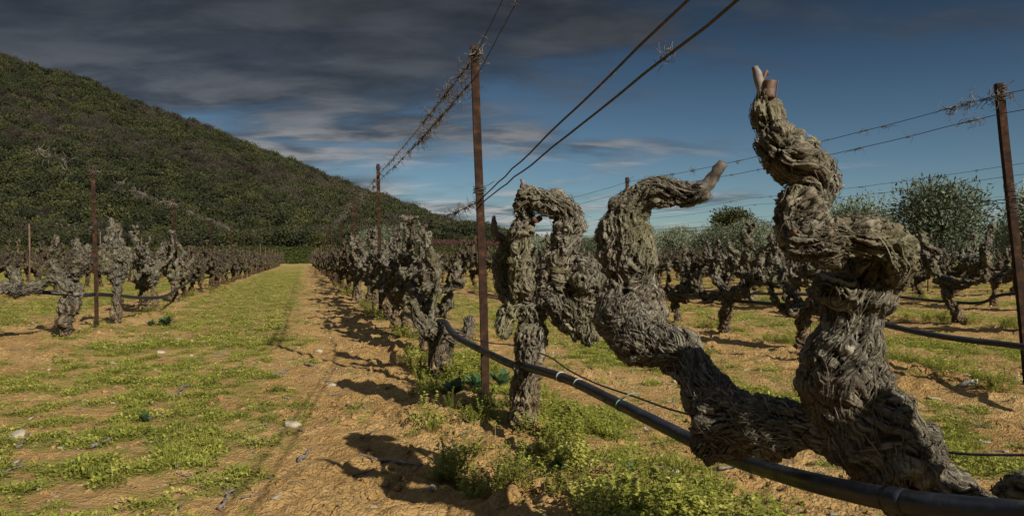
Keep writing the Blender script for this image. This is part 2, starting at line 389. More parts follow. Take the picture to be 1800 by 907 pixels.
# ------------------------------------------------------------------ gnarled wood
def sample_branch(pts, rad_jit=.12, seed=0, step=.012):
    P = np.asarray(pts, float); ln = np.linalg.norm(np.diff(P[:, :3], axis=0), axis=1).sum()
    n = max(6, int(ln/step)); C = catmull(P, n)
    C[:, 3] = np.maximum(C[:, 3], .002)
    s = np.concatenate([[0], np.cumsum(np.linalg.norm(np.diff(C[:, :3], axis=0), axis=1))])
    j = pn(np.stack([s*14, np.full(n, seed*3.7+.5), np.full(n, 1.3)], 1))+.6*pn(np.stack([s*38, np.full(n, seed*1.7+.5), np.full(n, 5.3)], 1))
    C[:, 3] *= 1+rad_jit*j*1.6
    return C, s
def wood(branches, voxel, fiber=.005, lump=.01, freq=85., along=11., moss=0.0, cav=(), seed=0, strips=0, strip_len=(.02, .07), strip_w=(.002, .006), lift=.012, mat_='bark', split=True, mossf=None, smooth_it=2, rad_jit=.12, calm=None):
    """branches: list of (part name, [(x,y,z,r)...]).  Returns [(part, mesh)], strips mesh"""
    samp = []; mb = MB(); ids = []; sall = []; Ts = []; As = []; Bs = []
    own = np.array([(b[2] if len(b) > 2 else i) for i, b in enumerate(branches)]); branches = [b[:2] for b in branches]
    for bi, (nm, pts) in enumerate(branches):
        C, s = sample_branch(pts, rad_jit, seed+bi, max(.01, voxel*1.5))
        V, Q, T = tube(C[:, :3], C[:, 3], 12); mb.add(V, Q, T)
        # round the ends
        T_, A_, B_ = frames(C[:, :3]); samp.append(C); ids += [bi]*len(C); sall.append(s+bi*3.1); Ts.append(T_); As.append(A_); Bs.append(B_)
    me = mb.mesh('tmp', M['bark'], True); o = bpy.data.objects.new('tmp', me); COL.objects.link(o)
    md = o.modifiers.new('r', 'REMESH'); md.mode = 'VOXEL'; md.voxel_size = voxel
    if smooth_it: sm = o.modifiers.new('s', 'SMOOTH'); sm.factor = .5; sm.iterations = smooth_it*3
    dg = bpy.context.evaluated_depsgraph_get(); dg.update(); ev = o.evaluated_get(dg); m2 = ev.to_mesh()
    V = np.empty(len(m2.vertices)*3, np.float32); m2.vertices.foreach_get('co', V); V = V.reshape(-1, 3).astype(float)
    Nn = np.empty(len(m2.vertices)*3, np.float32); m2.vertices.foreach_get('normal', Nn); Nn = Nn.reshape(-1, 3).astype(float)
    Q = np.empty(len(m2.loops), np.int32); m2.loops.foreach_get('vertex_index', Q); Q = Q.reshape(-1, 4)
    ev.to_mesh_clear(); bpy.data.objects.remove(o); bpy.data.meshes.remove(me)
    C = np.concatenate(samp); ids = np.array(ids); sall = np.concatenate(sall); Ts = np.concatenate(Ts); As = np.concatenate(As); Bs = np.concatenate(Bs)
    near = np.empty(len(V), int); C32 = C[:, :3].astype(np.float32); V32 = V.astype(np.float32)
    for i in range(0, len(V), 8000):
        d = np.sqrt(((V32[i:i+8000, None]-C32[None])**2).sum(-1))-C[None, :, 3]; near[i:i+8000] = d.argmin(1)
    rel = V-C[near, :3]; T = Ts[near]; a = (rel*As[near]).sum(1); b = (rel*Bs[near]).sum(1); ax = (rel*T).sum(1)
    s = sall[near]+ax; th = np.arctan2(b, a); rr = C[near, 3]
    wv = np.stack([pn(V*8+seed), pn(V*8+31+seed), pn(V*8+77+seed)], 1)*(.75+.5*sst(.55, .8, V[:, 2:3]))
    tw = 5.0*s+1.1*wv[:, 0]
    fc = np.stack([s*along+wv[:, 1]*1.3, np.cos(th+tw)*rr*freq+wv[:, 2]*1.5, np.sin(th+tw)*rr*freq+wv[:, 0]*1.5], 1)
    n1 = pn(fc); n2 = pn(fc*np.array([2.2, 2.1, 2.1])+9.)
    rid = 1-2.2*np.abs(n1); rid2 = 1-2.0*np.abs(n2)
    lum = pn(V*22+seed)*.6+pn(V*11+3+seed)
    crk = 1-sst(.0, .12, np.abs(pn(fc*np.array([.8, .52, .52])+17.)))
    crk = np.maximum(crk, .75*(1-sst(.0, .13, np.abs(pn(fc*np.array([1.7, 1.1, 1.1])+57.)))))
    warp2 = V+.012*wv
    big = pn(warp2*30+seed*3)
    hh = np.clip(rid, -1, 1)*.7+np.clip(rid2, -1, 1)*.3
    disp = fiber*.8*hh+lump*lum-crk*fiber*2.1+lump*.35*np.clip(1-2.4*np.abs(big), -1, 1)+fiber*.45*np.clip(pn(fc*3.1+5)*2.2, -1, 1)
    step = np.clip(pn(fc*np.array([1.6, .55, .55])+40.)*3, -1, 1); disp += fiber*.9*step       # broken bark plates
    for (cx, cy, cz, cr, cd) in cav:
        dd = np.linalg.norm(V-np.array([cx, cy, cz]), axis=1); disp -= cd*np.exp(-(dd/cr)**2)
    sc = np.clip(rr/.03, .25, 1.0); disp -= disp.mean()+fiber*.35; disp *= sc
    if calm is not None: disp *= calm(V)
    V2 = V+Nn*disp[:, None]
    mo = np.clip(moss+1.1*(pn(V*5+50)+.15), 0, 1)*(moss > 0)
    if mossf is not None: mo = mo*mossf(V)
    cavv = np.clip(hh*.6+step*.3-crk*1.2, -1, 1)
    out = []; vb = own[ids[near]]
    att = {'fc': fc, 'cav': cavv, 'moss': mo}
    if split:
        fb = vb[Q[:, 0]]; names = [nm for nm, _ in branches]
        for bi, nm in enumerate(names):
            q = Q[fb == bi]
            if not len(q): continue
            used = np.unique(q); mp_ = np.full(len(V), -1); mp_[used] = np.arange(len(used))
            out.append((nm, mesh_np(nm, V2[used], mp_[q], M[mat_], {k: v[used] for k, v in att.items()})))
    else:
        out.append(('vine', mesh_np('vine', V2, Q, M[mat_], att)))
    sme = None
    if strips:
        r_ = np.random.default_rng(seed+5)
        pick = r_.integers(0, len(V2), strips*2)
        keep = (r_.random(len(pick)) < np.clip(rr[pick]/.03, .1, 1)*(.12+.88*(pn(V2[pick]*15+9) > .0))); pick = pick[keep][:strips]
        n = len(pick); P = V2[pick]; nn = Nn[pick]
        # fibre direction: mostly along the limb, swirled by the same warp
        t0 = T[pick]-nn*(T[pick]*nn).sum(1)[:, None]; t0 /= np.linalg.norm(t0, axis=1)[:, None]+1e-9
        bt = np.cross(nn, t0); ang = .28*r_.normal(size=n)-np.arctan(5.0*rr[pick])*1.0+.7*wv[pick, 0]
        t = t0*np.cos(ang)[:, None]+bt*np.sin(ang)[:, None]; t *= np.where(r_.random(n) < .5, 1, -1)[:, None]; bt = np.cross(nn, t)
        Ln = strip_len[0]+(strip_len[1]-strip_len[0])*r_.random(n)**1.8; Wd = r_.uniform(*strip_w, n)
        lf = lift*(r_.random(n)**3.0*1.0+1.8*(r_.random(n) > .93)*r_.random(n))*(Ln/strip_len[1]+.35); bend = r_.normal(size=n)*.22; tone = np.clip(.5+.30*r_.normal(size=n)+.3*pn(P*16+5), 0, 1)
        from mathutils.kdtree import KDTree
        kd = KDTree(len(V2))
        for i_, v_ in enumerate(V2.tolist()): kd.insert(v_, i_)
        kd.balance()
        swirl = .75*pn(V2*13+70)
        NS = 6; Vs = []; A = []; sg = np.sign((t*t0).sum(1)); cur = P.copy(); idx = pick.copy(); dirv = t
        rest_ = .22*r_.normal(size=n)*(1+1.4*(r_.random(n) < .2))
        for k in range(NS):
            tt = k/(NS-1)
            nn_ = Nn[idx]; base_ = cur-nn_*((cur-V2[idx])*nn_).sum(1)[:, None]
            bt_ = np.cross(nn_, dirv); bt_ /= np.linalg.norm(bt_, axis=1)[:, None]+1e-9
            off = .0008+fiber*.18+lf*max(0, tt-.45)**1.6*3.0+.0012*r_.random(n)
            c = base_+nn_*off[:, None]
            w_ = Wd*(.3+.7*math.sin(math.pi*min(1, .14+tt*.82)))
            tilt = .45*Wd*np.sin(rest_*9)
            Vs.append(np.stack([c-bt_*w_[:, None]+nn_*tilt[:, None], c+nn_*(w_*.35)[:, None], c+bt_*w_[:, None]-nn_*tilt[:, None]], 1))
            A.append(np.stack([np.stack([np.full(n, tt)*Ln*60, np.full(n, j*1.3)+tone*50, tone*30], 1) for j in range(3)], 1))
            if k < NS-1:
                cur = base_+dirv*(Ln/(NS-1))[:, None]
                idx = np.array([kd.find(p_)[1] for p_ in cur.tolist()])
                n3 = Nn[idx]; q0 = T[idx]-n3*(T[idx]*n3).sum(1)[:, None]; q0 /= np.linalg.norm(q0, axis=1)[:, None]+1e-9
                qb = np.cross(n3, q0); an = -np.arctan(5.0*rr[idx])+swirl[idx]+rest_
                nd_ = (q0*np.cos(an)[:, None]+qb*np.sin(an)[:, None])*sg[:, None]
                fl = np.sign((nd_*dirv).sum(1)); fl[fl == 0] = 1
                dirv = .45*dirv+.55*nd_*fl[:, None]; dirv -= n3*(dirv*n3).sum(1)[:, None]; dirv /= np.linalg.norm(dirv, axis=1)[:, None]+1e-9
        Vs = np.stack(Vs, 1).reshape(-1, 3); A = np.stack(A, 1).reshape(-1, 3)
        base = np.arange(n)[:, None, None, None]*(NS*3); k = np.arange(NS-1)[None, :, None, None]*3; j = np.arange(2)[None, None, :, None]
        q = base+k+j+np.array([0, 1, 4, 3]); q = q.reshape(-1, 4)
        sme = mesh_np('loose_bark', Vs, q, M['strip_mid' if mat_ == 'bark_mid' else 'strip'], {'fc': A, 'tone': np.repeat(tone, NS*3), 'moss': np.repeat(mo[pick], NS*3)})
    return out, sme
def image_branch(pts, org, k=1.0):
    """(px, py, r_px, depth) -> local metres about org"""
    o = []
    for px, py, rp, Yd in pts:
        x, y, z = P3(px, py, Yd); o.append((x-org[0], y-org[1], z-org[2], rp/F*Yd*k))
    return o
def stub(parent, pts, m, name='cane_stub', label=None, jag=.3, sides=9):
    C = catmull(pts, 10); V, Q, T = tube(C[:, :3], C[:, 3], sides)
    V[-1] += (C[-1, :3]-C[-2, :3])*.2
    V = V+np.stack([pn(V*60), pn(V*60+9), pn(V*60+20)], 1)*C[:, 3].mean()*jag
    mb = MB(); mb.add(V, Q, T); return mb.build(name, M[m], parent, label=label)

# ---- the great foreground vine
OA = (0.80, 1.45, 0.0)
A_trunk = [(1800, 1350, 120, 1.42), (1770, 1150, 100, 1.42), (1700, 960, 82, 1.42), (1622, 866, 84, 1.42), (1556, 786, 90, 1.43), (1500, 716, 80, 1.45), (1484, 650, 65, 1.45), (1492, 590, 60, 1.45), (1500, 530, 60, 1.45), (1504, 490, 62, 1.45)]
A_head = [(1504, 500, 60, 1.46), (1548, 468, 52, 1.42), (1553, 432, 47, 1.37), (1500, 420, 42, 1.37), (1440, 428, 42, 1.38), (1396, 402, 46, 1.38), (1408, 358, 44, 1.40), (1432, 335, 48, 1.41), (1412, 295, 48, 1.40), (1372, 262, 44, 1.39), (1352, 225, 26, 1.40), (1345, 190, 25, 1.40), (1343, 160, 19, 1.40)]
A_burl = [(1530, 420, 30, 1.38), (1572, 440, 32, 1.35), (1580, 478, 25, 1.36), (1566, 500, 12, 1.37)]
A_arm = [(1540, 770, 66, 1.44), (1460, 752, 62, 1.46), (1390, 748, 60, 1.52), (1320, 752, 66, 1.60), (1268, 734, 72, 1.68), (1232, 672, 42, 1.77), (1190, 622, 50, 1.86), (1128, 592, 60, 1.93), (1096, 548, 55, 1.97), (1108, 492, 50, 1.99), (1098, 430, 50, 2.00), (1102, 378, 42, 2.02), (1138, 345, 34, 2.00), (1180, 338, 25, 1.97), (1212, 342, 20, 1.95), (1240, 332, 15, 1.92)]
A_stump = [(1290, 742, 52, 1.66), (1252, 776, 42, 1.66), (1226, 800, 24, 1.66)]
A_knob = [(1110, 425, 32, 2.02), (1074, 412, 27, 2.02), (1060, 400, 13, 2.02)]
A_side = [(1120, 480, 28, 2.05), (1148, 520, 24, 2.08), (1150, 580, 20, 2.06), (1120, 600, 22, 2.0)]
br = [(n, image_branch(p, OA, k_)) for n, p, k_ in (('trunk', A_trunk, .95), ('arm', A_head, .86), ('arm', A_arm, .80), ('burl', A_burl, .88), ('stump', A_stump, .88), ('knot', A_knob, .85), ('knot', A_side, .8))]
def loc(px, py, Yd, o): x, y, z = P3(px, py, Yd); return (x-o[0], y-o[1], z-o[2])
cavs = [loc(1352, 408, 1.36, OA)+(.018, .018), loc(1398, 405, 1.33, OA)+(.012, .014), loc(1448, 262, 1.36, OA)+(.016, .012), loc(1405, 285, 1.35, OA)+(.014, .012), loc(1420, 492, 1.39, OA)+(.03, .02), loc(1535, 545, 1.39, OA)+(.008, .008), loc(1090, 490, 1.93, OA)+(.02, .016), loc(1240, 655, 1.72, OA)+(.02, .012)]
def amoss(V): return sst(.72, .95, V[:, 2])*.9+.1
parts, sm = wood(br, .0027, .0062, .0105, 85, 9, .16, cavs, 11, 8000, (.015, .080), (.0005, .0016), .006, mossf=amoss, rad_jit=.20, calm=lambda V: 1-.42*sst(.84, .76, V[:, 2])*sst(-.45, -.2, V[:, 0]))
heroA = empty('grapevine', OA, 0, 'largest old grapevine in the foreground, with a corkscrew arm rising into the sky', 'grapevine')
for nm, me in parts: obj(nm, me, heroA)
obj('loose_bark', sm, heroA, kind='stuff')
stub(heroA, image_branch([(1341, 168, 9, 1.40), (1334, 140, 8, 1.40), (1327, 118, 6.5, 1.40)], OA), 'grey_cane', label='grey cut cane stub at the very top')
stub(heroA, image_branch([(1352, 172, 11, 1.39), (1352, 155, 10.5, 1.39), (1354, 142, 11, 1.39)], OA), 'cutwood', label='orange brown sawn stub', jag=.12)
stub(heroA, image_branch([(1340, 142, 4, 1.40), (1345, 131, 4, 1.40), (1349, 127, 5, 1.40)], OA), 'cutwood', label='tiny tan nub', jag=.6)
stub(heroA, image_branch([(1364, 178, 1.2, 1.41), (1365, 160, 1.2, 1.41), (1368, 140, 1, 1.41)], OA), 'wire', 'twig', jag=0)
stub(heroA, image_branch([(1228, 338, 15, 1.93), (1246, 322, 12, 1.92), (1258, 305, 10.5, 1.91), (1272, 286, 9, 1.90)], OA), 'cane', label='smooth tan cane stub slanting up', jag=.35, sides=14)
stub(heroA, image_branch([(1390, 412, 6, 1.38), (1395, 407, 6, 1.345), (1397, 405, 4, 1.335)], OA), 'cutwood', 'cut_scar', jag=.3)

# ---- second vine, arched like a handle
OB = (0.055, 3.43, 0.0)
B_trunk = [(917, 800, 36, 3.43), (920, 760, 31, 3.43), (922, 700, 28, 3.43), (928, 640, 30, 3.43), (934, 580, 34, 3.43), (938, 535, 36, 3.43)]
B_loop = [(935, 530, 34, 3.43), (918, 495, 27, 3.38), (918, 455, 26, 3.36), (914, 415, 24, 3.38), (922, 385, 22, 3.38), (926, 352, 22, 3.36), (950, 350, 23, 3.34), (978, 360, 23, 3.33), (1000, 374, 27, 3.33), (999, 412, 28, 3.34), (990, 450, 32, 3.35), (976, 490, 38, 3.38), (952, 525, 34, 3.43)]
B_left = [(925, 530, 26, 3.46), (898, 520, 22, 3.50), (886, 500, 19, 3.52), (882, 470, 19, 3.53), (888, 440, 16, 3.53), (885, 425, 11, 3.52), (872, 415, 9, 3.50)]
B_drop = [(920, 530, 26, 3.42), (896, 545, 20, 3.40), (886, 570, 18, 3.39), (888, 592, 9, 3.39)]
B_right = [(975, 490, 38, 3.38), (1008, 485, 36, 3.34), (1036, 496, 38, 3.32), (1032, 545, 40, 3.32), (1034, 582, 28, 3.30), (1032, 606, 13, 3.30)]
B_low = [(960, 520, 32, 3.40), (992, 540, 30, 3.35), (1012, 572, 24, 3.32), (1022, 592, 14, 3.30)]
br = [(n, image_branch(p, OB, .83)) for n, p in (('trunk', B_trunk), ('arm', B_loop), ('arm', B_left), ('arm', B_right), ('arm', B_low), ('knot', B_drop))]
parts, sm = wood(br, .0054, .0090, .014, 55, 7, .10, (), 23, 3200, (.02, .10), (.001, .0034), .014, rad_jit=.20)
heroB = empty('grapevine', OB, 0, 'old grapevine right of the tall rusty post whose arm arches like a jug handle', 'grapevine')
for nm, me in parts: obj(nm, me, heroB)
obj('loose_bark', sm, heroB, kind='stuff')
stub(heroB, image_branch([(920, 338, 7, 3.36), (919, 328, 5, 3.36), (918, 315, 3.5, 3.36)], OB), 'grey_cane', label='grey stub on top of the arch')
stub(heroB, image_branch([(876, 422, 9, 3.52), (869, 405, 7, 3.51), (868, 380, 3.5, 3.5)], OB), 'cane')
stub(heroB, image_branch([(950, 384, 5, 3.36), (942, 386, 5, 3.34), (937, 385, 4, 3.32)], OB), 'cutwood', 'cut_scar', jag=.5)

# ---- stubby vine behind the tall post
OC = (-0.48, 5.05, 0.0)
C_trunk = [(776, 690, 25, 5.05), (776, 655, 22, 5.05), (775, 620, 20, 5.05), (777, 592, 22, 5.05)]
C_left = [(775, 590, 20, 5.05), (752, 580, 14, 5.05), (742, 566, 12, 5.07), (730, 548, 10, 5.1), (722, 530, 9, 5.1)]
C_right = [(778, 590, 17, 5.05), (798, 590, 13, 5.0), (818, 588, 10, 5.0), (826, 572, 8, 5.0), (829, 556, 5, 5.0)]
C_up = [(765, 585, 10, 5.1), (762, 550, 7, 5.1), (768, 515, 6.5, 5.1), (766, 480, 8, 5.1), (758, 450, 10, 5.12), (750, 436, 6, 5.12)]
br = [(n, image_branch(p, OC)) for n, p in (('trunk', C_trunk), ('arm', C_left), ('arm', C_right), ('arm', C_up))]
parts, sm = wood(br, .010, .010, .012, 45, 8, .1, (), 31, 900, (.03, .09), (.0015, .004), .02, mat_='bark_mid')
heroC = empty('grapevine', OC, 0, 'short stumpy grapevine carrying the black pipe just left of the tall rusty post', 'grapevine')
for nm, me in parts: obj(nm, me, heroC)
obj('loose_bark', sm, heroC, kind='stuff')

# ---- the two nearest vines of the row left of the lane
OE = (-4.50, 7.45, 0.0)
E_tr = [(119, 612, 15, 7.45), (117, 585, 14, 7.45), (115, 565, 20, 7.45), (120, 540, 22, 7.45), (130, 515, 19, 7.45), (124, 490, 20, 7.45)]
E = [('trunk', E_tr), ('arm', [(124, 492, 18, 7.45), (138, 468, 18, 7.4), (142, 446, 16, 7.4), (134, 428, 12, 7.4), (138, 417, 5, 7.4)]), ('arm', [(120, 490, 14, 7.5), (100, 474, 13, 7.5), (92, 455, 11, 7.5), (100, 435, 9, 7.5), (97, 412, 3, 7.5)]), ('arm', [(124, 505, 17, 7.4), (98, 492, 14, 7.35), (66, 502, 15, 7.3), (36, 512, 15, 7.2), (6, 505, 14, 7.1), (-26, 520, 12, 7.0)]), ('arm', [(36, 508, 13, 7.2), (30, 484, 11, 7.2), (14, 470, 9, 7.2)]), ('knot', [(112, 565, 17, 7.4), (104, 572, 14, 7.35)]), ('knot', [(150, 455, 10, 7.4), (156, 430, 7, 7.4)])]
parts, sm = wood([(n, image_branch(p, OE, .66)) for n, p in E], .012, .012, .018, 42, 8, .03, (), 131, 1300, (.03, .10), (.0015, .0045), .018, smooth_it=1, rad_jit=.25, mat_='bark_mid')
e_ = empty('grapevine', OE, 0, 'old grapevine at the left with a long arm reaching to the picture edge', 'grapevine')
for nm, me in parts: obj(nm, me, e_)
obj('loose_bark', sm, e_, kind='stuff')
OG = (-4.80, 8.9, 0.0)
G_tr = [(214, 590, 9, 8.9), (208, 570, 9, 8.9), (205, 545, 12, 8.9), (206, 520, 10, 8.9), (206, 495, 13, 8.9)]
G = [('trunk', G_tr), ('arm', [(206, 495, 13, 8.9), (192, 474, 15, 8.85), (184, 450, 14, 8.85), (190, 425, 12, 8.85), (197, 400, 9, 8.85), (194, 382, 3, 8.85)]), ('arm', [(207, 490, 13, 8.9), (204, 460, 13, 8.9), (208, 430, 12, 8.9), (206, 405, 10, 8.9), (210, 392, 5, 8.9)]), ('arm', [(208, 490, 12, 8.95), (224, 470, 11, 8.95), (226, 450, 9, 8.95), (218, 436, 6, 8.95)]), ('knot', [(190, 470, 14, 8.8), (178, 478, 9, 8.8)])]
parts, sm = wood([(n, image_branch(p, OG, .70)) for n, p in G], .012, .012, .018, 42, 8, .03, (), 141, 1000, (.03, .10), (.0015, .0045), .018, smooth_it=1, rad_jit=.25, mat_='bark_mid')
e_ = empty('grapevine', OG, 0, 'tall narrow grapevine right behind the nearest post of the left row', 'grapevine')
for nm, me in parts: obj(nm, me, e_)
obj('loose_bark', sm, e_, kind='stuff')

# ---- log-like limb at the lower right corner
OD = (1.28, 0.72, 0.0)
br = [('trunk', [(.02, 0, -.1, .10), (.0, 0, .12, .085), (-.02, .02, .34, .08), (-.02, .02, .46, .085)]),
      ('arm', [(-.02, .02, .44, .075), (-.16, .20, .46, .065), (-.30, .38, .44, .055)]+image_branch([(1860, 905, 55, 1.26), (1805, 872, 44, 1.30), (1765, 880, 30, 1.33)], OD)),
      ('arm', [(-.02, .02, .46, .08), (.05, .02, .60, .07), (-.06, .05, .74, .075), (-.12, .0, .88, .06), (-.13, .02, .98, .05), (-.11, .02, 1.04, .02)]),
      ('arm', [(-.02, .02, .46, .07), (.14, -.12, .60, .07), (.14, -.20, .76, .055), (.22, -.2, .90, .03)])]
parts, sm = wood(br, .007, .005, .008, 90, 12, .1, (), 47, 900, (.02, .07), (.001, .0035), .006)
vD = empty('grapevine', OD, 0, 'dark grapevine limb poking in at the lower right corner above the black pipe', 'grapevine')
for nm, me in parts: obj(nm, me, vD)
obj('loose_bark', sm, vD, kind='stuff')

# ---- generated vines for the rows
def rand_vine(seed, tall=1.0, spread=.60):
    r = random.Random(seed); th = r.uniform(.32, .46); lean = r.uniform(-.10, .10)
    tr = [(0, 0, -.08, .070), (lean*.3+r.uniform(-.03, .03), 0, .08, .052), (lean, r.uniform(-.04, .04), th*.65, .046), (lean*1.2, 0, th, .062)]
    out = [('trunk', tr)]; n = r.choice([4, 5, 6, 6]); top = tr[-1]
    for i in range(n):
        s = (1 if i % 2 else -1); a = r.uniform(-.6, .6); p = [top]; rad = r.uniform(.026, .040)
        reach = r.uniform(.16, spread)*s; up = r.uniform(.22, .66)*tall; k = r.choice([5, 6, 7])
        for q in range(1, k+1):
            f = q/k
            x = top[0]+reach*min(1, f*1.7)+r.uniform(-.085, .085); y = math.sin(a)*reach*f*.5+r.uniform(-.07, .07); z = top[2]+up*f**1.3+r.uniform(-.06, .06)-(.06 if f < .4 else 0)
            p.append((x, y, z, rad*(1-.35*f)*r.uniform(.65, 1.45)))
        bi = len(out); out.append(('arm', p)); e = p[-1]
        for q in range(r.choice([3, 4, 5])):        # knobs of old pruning wounds
            c = p[r.randrange(1, len(p))]; d = (r.uniform(-.07, .07), r.uniform(-.07, .07), r.uniform(-.02, .08)); rr_ = r.uniform(.018, .034)
            out.append(('arm', [(c[0], c[1], c[2], rr_), (c[0]+d[0]*.5, c[1]+d[1]*.5, c[2]+d[2]*.5, rr_*.8), (c[0]+d[0], c[1]+d[1], c[2]+d[2], rr_*1.15)], bi))
        if r.random() < .85: out.append(('spur', [e, (e[0]+r.uniform(-.03, .03), e[1], e[2]+.04, .015), (e[0]+r.uniform(-.05, .05), e[1]+r.uniform(-.03, .03), e[2]+.09, .008)]))
    for i in range(r.choice([1, 2, 2])):
        b = r.choice([o for o in out[1:] if len(o) == 2 and o[0] == 'arm'])[1]; q = b[len(b)//2]; out.append(('knot', [q, (q[0]+r.uniform(-.06, .06), q[1]+r.uniform(-.05, .05), q[2]-.06, .045), (q[0]+r.uniform(-.08, .08), q[1], q[2]-.12, .028)]))
    return out
NEARV = []
for i in range(7):
    parts, sm = wood(rand_vine(100+i), .0115, .011, .018, 42, 9, .03, (), 60+i*3, 650, (.035, .10), (.0015, .0045), .018, smooth_it=1, rad_jit=.25, mat_='bark_mid')
    NEARV.append((parts, sm))
FARV = []
for i in range(7):
    parts, sm = wood(rand_vine(100+i), .022, .015, .018, 28, 8, .02, (), 90+i*3, 0, mat_='bark_far', split=False, smooth_it=0, rad_jit=.25)
    FARV.append(parts[0][1])

def gh(x, y): return float(ground_h(np.array([float(x)]), np.array([float(y)]))[0])
spots = []           # (dist, k, x, y)
rv = random.Random(5)
def in_view(x, y, m=1.0): return y > 2 and abs(x/y) < .70+m/y
ROW0 = [6.35, 7.4, 8.3]
for k in range(-16, 9):
    y = {0: 9.3, -1: 10.9, 1: 6.6, 2: 7.6}.get(k, 8+rv.random()*1.3)
    if k == 0:
        for yy in ROW0: spots.append((k, rowx(k, yy), yy))
    while y < 77:
        x = rowx(k, y)+rv.uniform(-.06, .06)
        if in_view(x, y, .8): spots.append((k, x, y))
        y += rv.uniform(1.02, 1.45) if k != 1 else rv.uniform(1.0, 1.3)
spots.sort(key=lambda s: math.hypot(s[1], s[2]))
SPECIAL = {}
OR = ['', 'first', 'second', 'third', 'fourth', 'fifth', 'sixth', 'seventh', 'eighth', 'ninth', 'tenth', 'eleventh', 'twelfth', 'thirteenth', 'fourteenth', 'fifteenth', 'sixteenth']
def rowname(k):
    return {0: 'the row along the black pipe', -1: 'the row left of the grassy lane', 1: 'the first row behind the big foreground vine', 2: 'the second row behind the foreground vines'}.get(k, f'the {OR[-k]} row left of the grassy lane' if k < 0 else f'the {OR[k]} row on the right before the olive trees')
NI = 290; near_count = {}
ords = ['nearest', 'second', 'third', 'fourth', 'fifth', 'sixth', 'seventh', 'eighth']
def ordname(i): return ords[i] if i < len(ords) else None
for i, (k, x, y) in enumerate(spots[:NI]):
    d = math.hypot(x, y); rz = math.atan(-1/SL)*0+math.atan2(1, -SL)+(math.pi if rv.random() < .5 else 0)+rv.uniform(-.35, .35)
    sc = rv.uniform(.92, 1.15)*(1.08 if k in (0, -1) and y < 14 else 1.0)*(1.0 if k > 0 else 1); z = gh(x, y)-.01
    c = near_count.get(k, 0); near_count[k] = c+1
    on = ordname(c) if k in (0, -1, 1, 2) else None
    if on: lb = {0: f'{on} knotted grapevine beyond the stumpy pipe-carrying vine in the row of the tall rusty post', -1: f'{on} knotted grapevine in the row left of the grassy lane', 1: f'{on} knotted grapevine in the first row behind the big foreground vine', 2: f'{on} knotted grapevine in the second row behind the foreground vine'}[k]
    else: lb = f'distant gnarled brown grapevine in {rowname(k)}'
    v = rv.randrange(7)
    if d < 15:
        parts, sm = NEARV[v]
        e = empty('grapevine', (x, y, z), rz, lb, 'grapevine', 'gnarled grapevines in rows'); e.scale = (sc, sc, sc)
        for nm, me in parts: obj(nm, me, e)
        obj('loose_bark', sm, e, kind='stuff')
    else:
        o = obj('grapevine', FARV[v], label=lb, cat='grapevine', group='gnarled grapevines in rows'); o.location = (x, y, z); o.rotation_euler = (0, 0, rz); o.scale = (sc, sc, sc)

# ------------------------------------------------------------------ instancing of things nobody could count
def scatter(name, meshes, pts, rots, scl, **kw):
    src = bpy.data.collections.new(name+'_sources')
    for i, me in enumerate(meshes):
        so = bpy.data.objects.new(f'{name}_source', me); src.objects.link(so)
    n = len(pts)
    pm = bpy.data.meshes.new(name); pm.vertices.add(n); pm.vertices.foreach_set('co', np.asarray(pts, np.float32).ravel())
    a = pm.attributes.new('rot', 'FLOAT_VECTOR', 'POINT'); a.data.foreach_set('vector', np.asarray(rots, np.float32).ravel())
    a = pm.attributes.new('scl', 'FLOAT', 'POINT'); a.data.foreach_set('value', np.asarray(scl, np.float32))
    a = pm.attributes.new('pick', 'INT', 'POINT'); a.data.foreach_set('value', np.random.default_rng(n).integers(0, len(meshes), n).astype(np.int32))
    for me in meshes[:1]: pm.materials.append(me.materials[0])
    o = obj(name, pm, **kw)
    g = bpy.data.node_groups.new(name+'_scatter', 'GeometryNodeTree')
    g.interface.new_socket('Geometry', in_out='INPUT', socket_type='NodeSocketGeometry'); g.interface.new_socket('Geometry', in_out='OUTPUT', socket_type='NodeSocketGeometry')
    gi = g.nodes.new('NodeGroupInput'); go = g.nodes.new('NodeGroupOutput')
    ci = g.nodes.new('GeometryNodeCollectionInfo'); ci.inputs['Collection'].default_value = src; ci.inputs['Separate Children'].default_value = True
    ip = g.nodes.new('GeometryNodeInstanceOnPoints'); ip.inputs['Pick Instance'].default_value = True
    def at(nm, ty):
        n_ = g.nodes.new('GeometryNodeInputNamedAttribute'); n_.data_type = ty; n_.inputs['Name'].default_value = nm; return n_.outputs['Attribute']
    g.links.new(gi.outputs[0], ip.inputs['Points']); g.links.new(ci.outputs[0], ip.inputs['Instance'])
    g.links.new(at('pick', 'INT'), ip.inputs['Instance Index'])
    er = g.nodes.new('FunctionNodeEulerToRotation'); g.links.new(at('rot', 'FLOAT_VECTOR'), er.inputs[0]); g.links.new(er.outputs[0], ip.inputs['Rotation'])
    g.links.new(at('scl', 'FLOAT'), ip.inputs['Scale'])
    g.links.new(ip.outputs[0], go.inputs[0])
    md = o.modifiers.new('scatter', 'NODES'); md.node_group = g
    return o
rest = spots[NI:]
if rest:
    P = np.array([(x, y, gh(x, y)) for k, x, y in rest]); n = len(P)
    scatter('distant_vines', FARV, P, np.stack([np.zeros(n), np.zeros(n), rng.uniform(0, 6.28, n)], 1), rng.uniform(.85, 1.15, n), kind='stuff', label='most distant vines merging into brown rows', cat='grapevines')

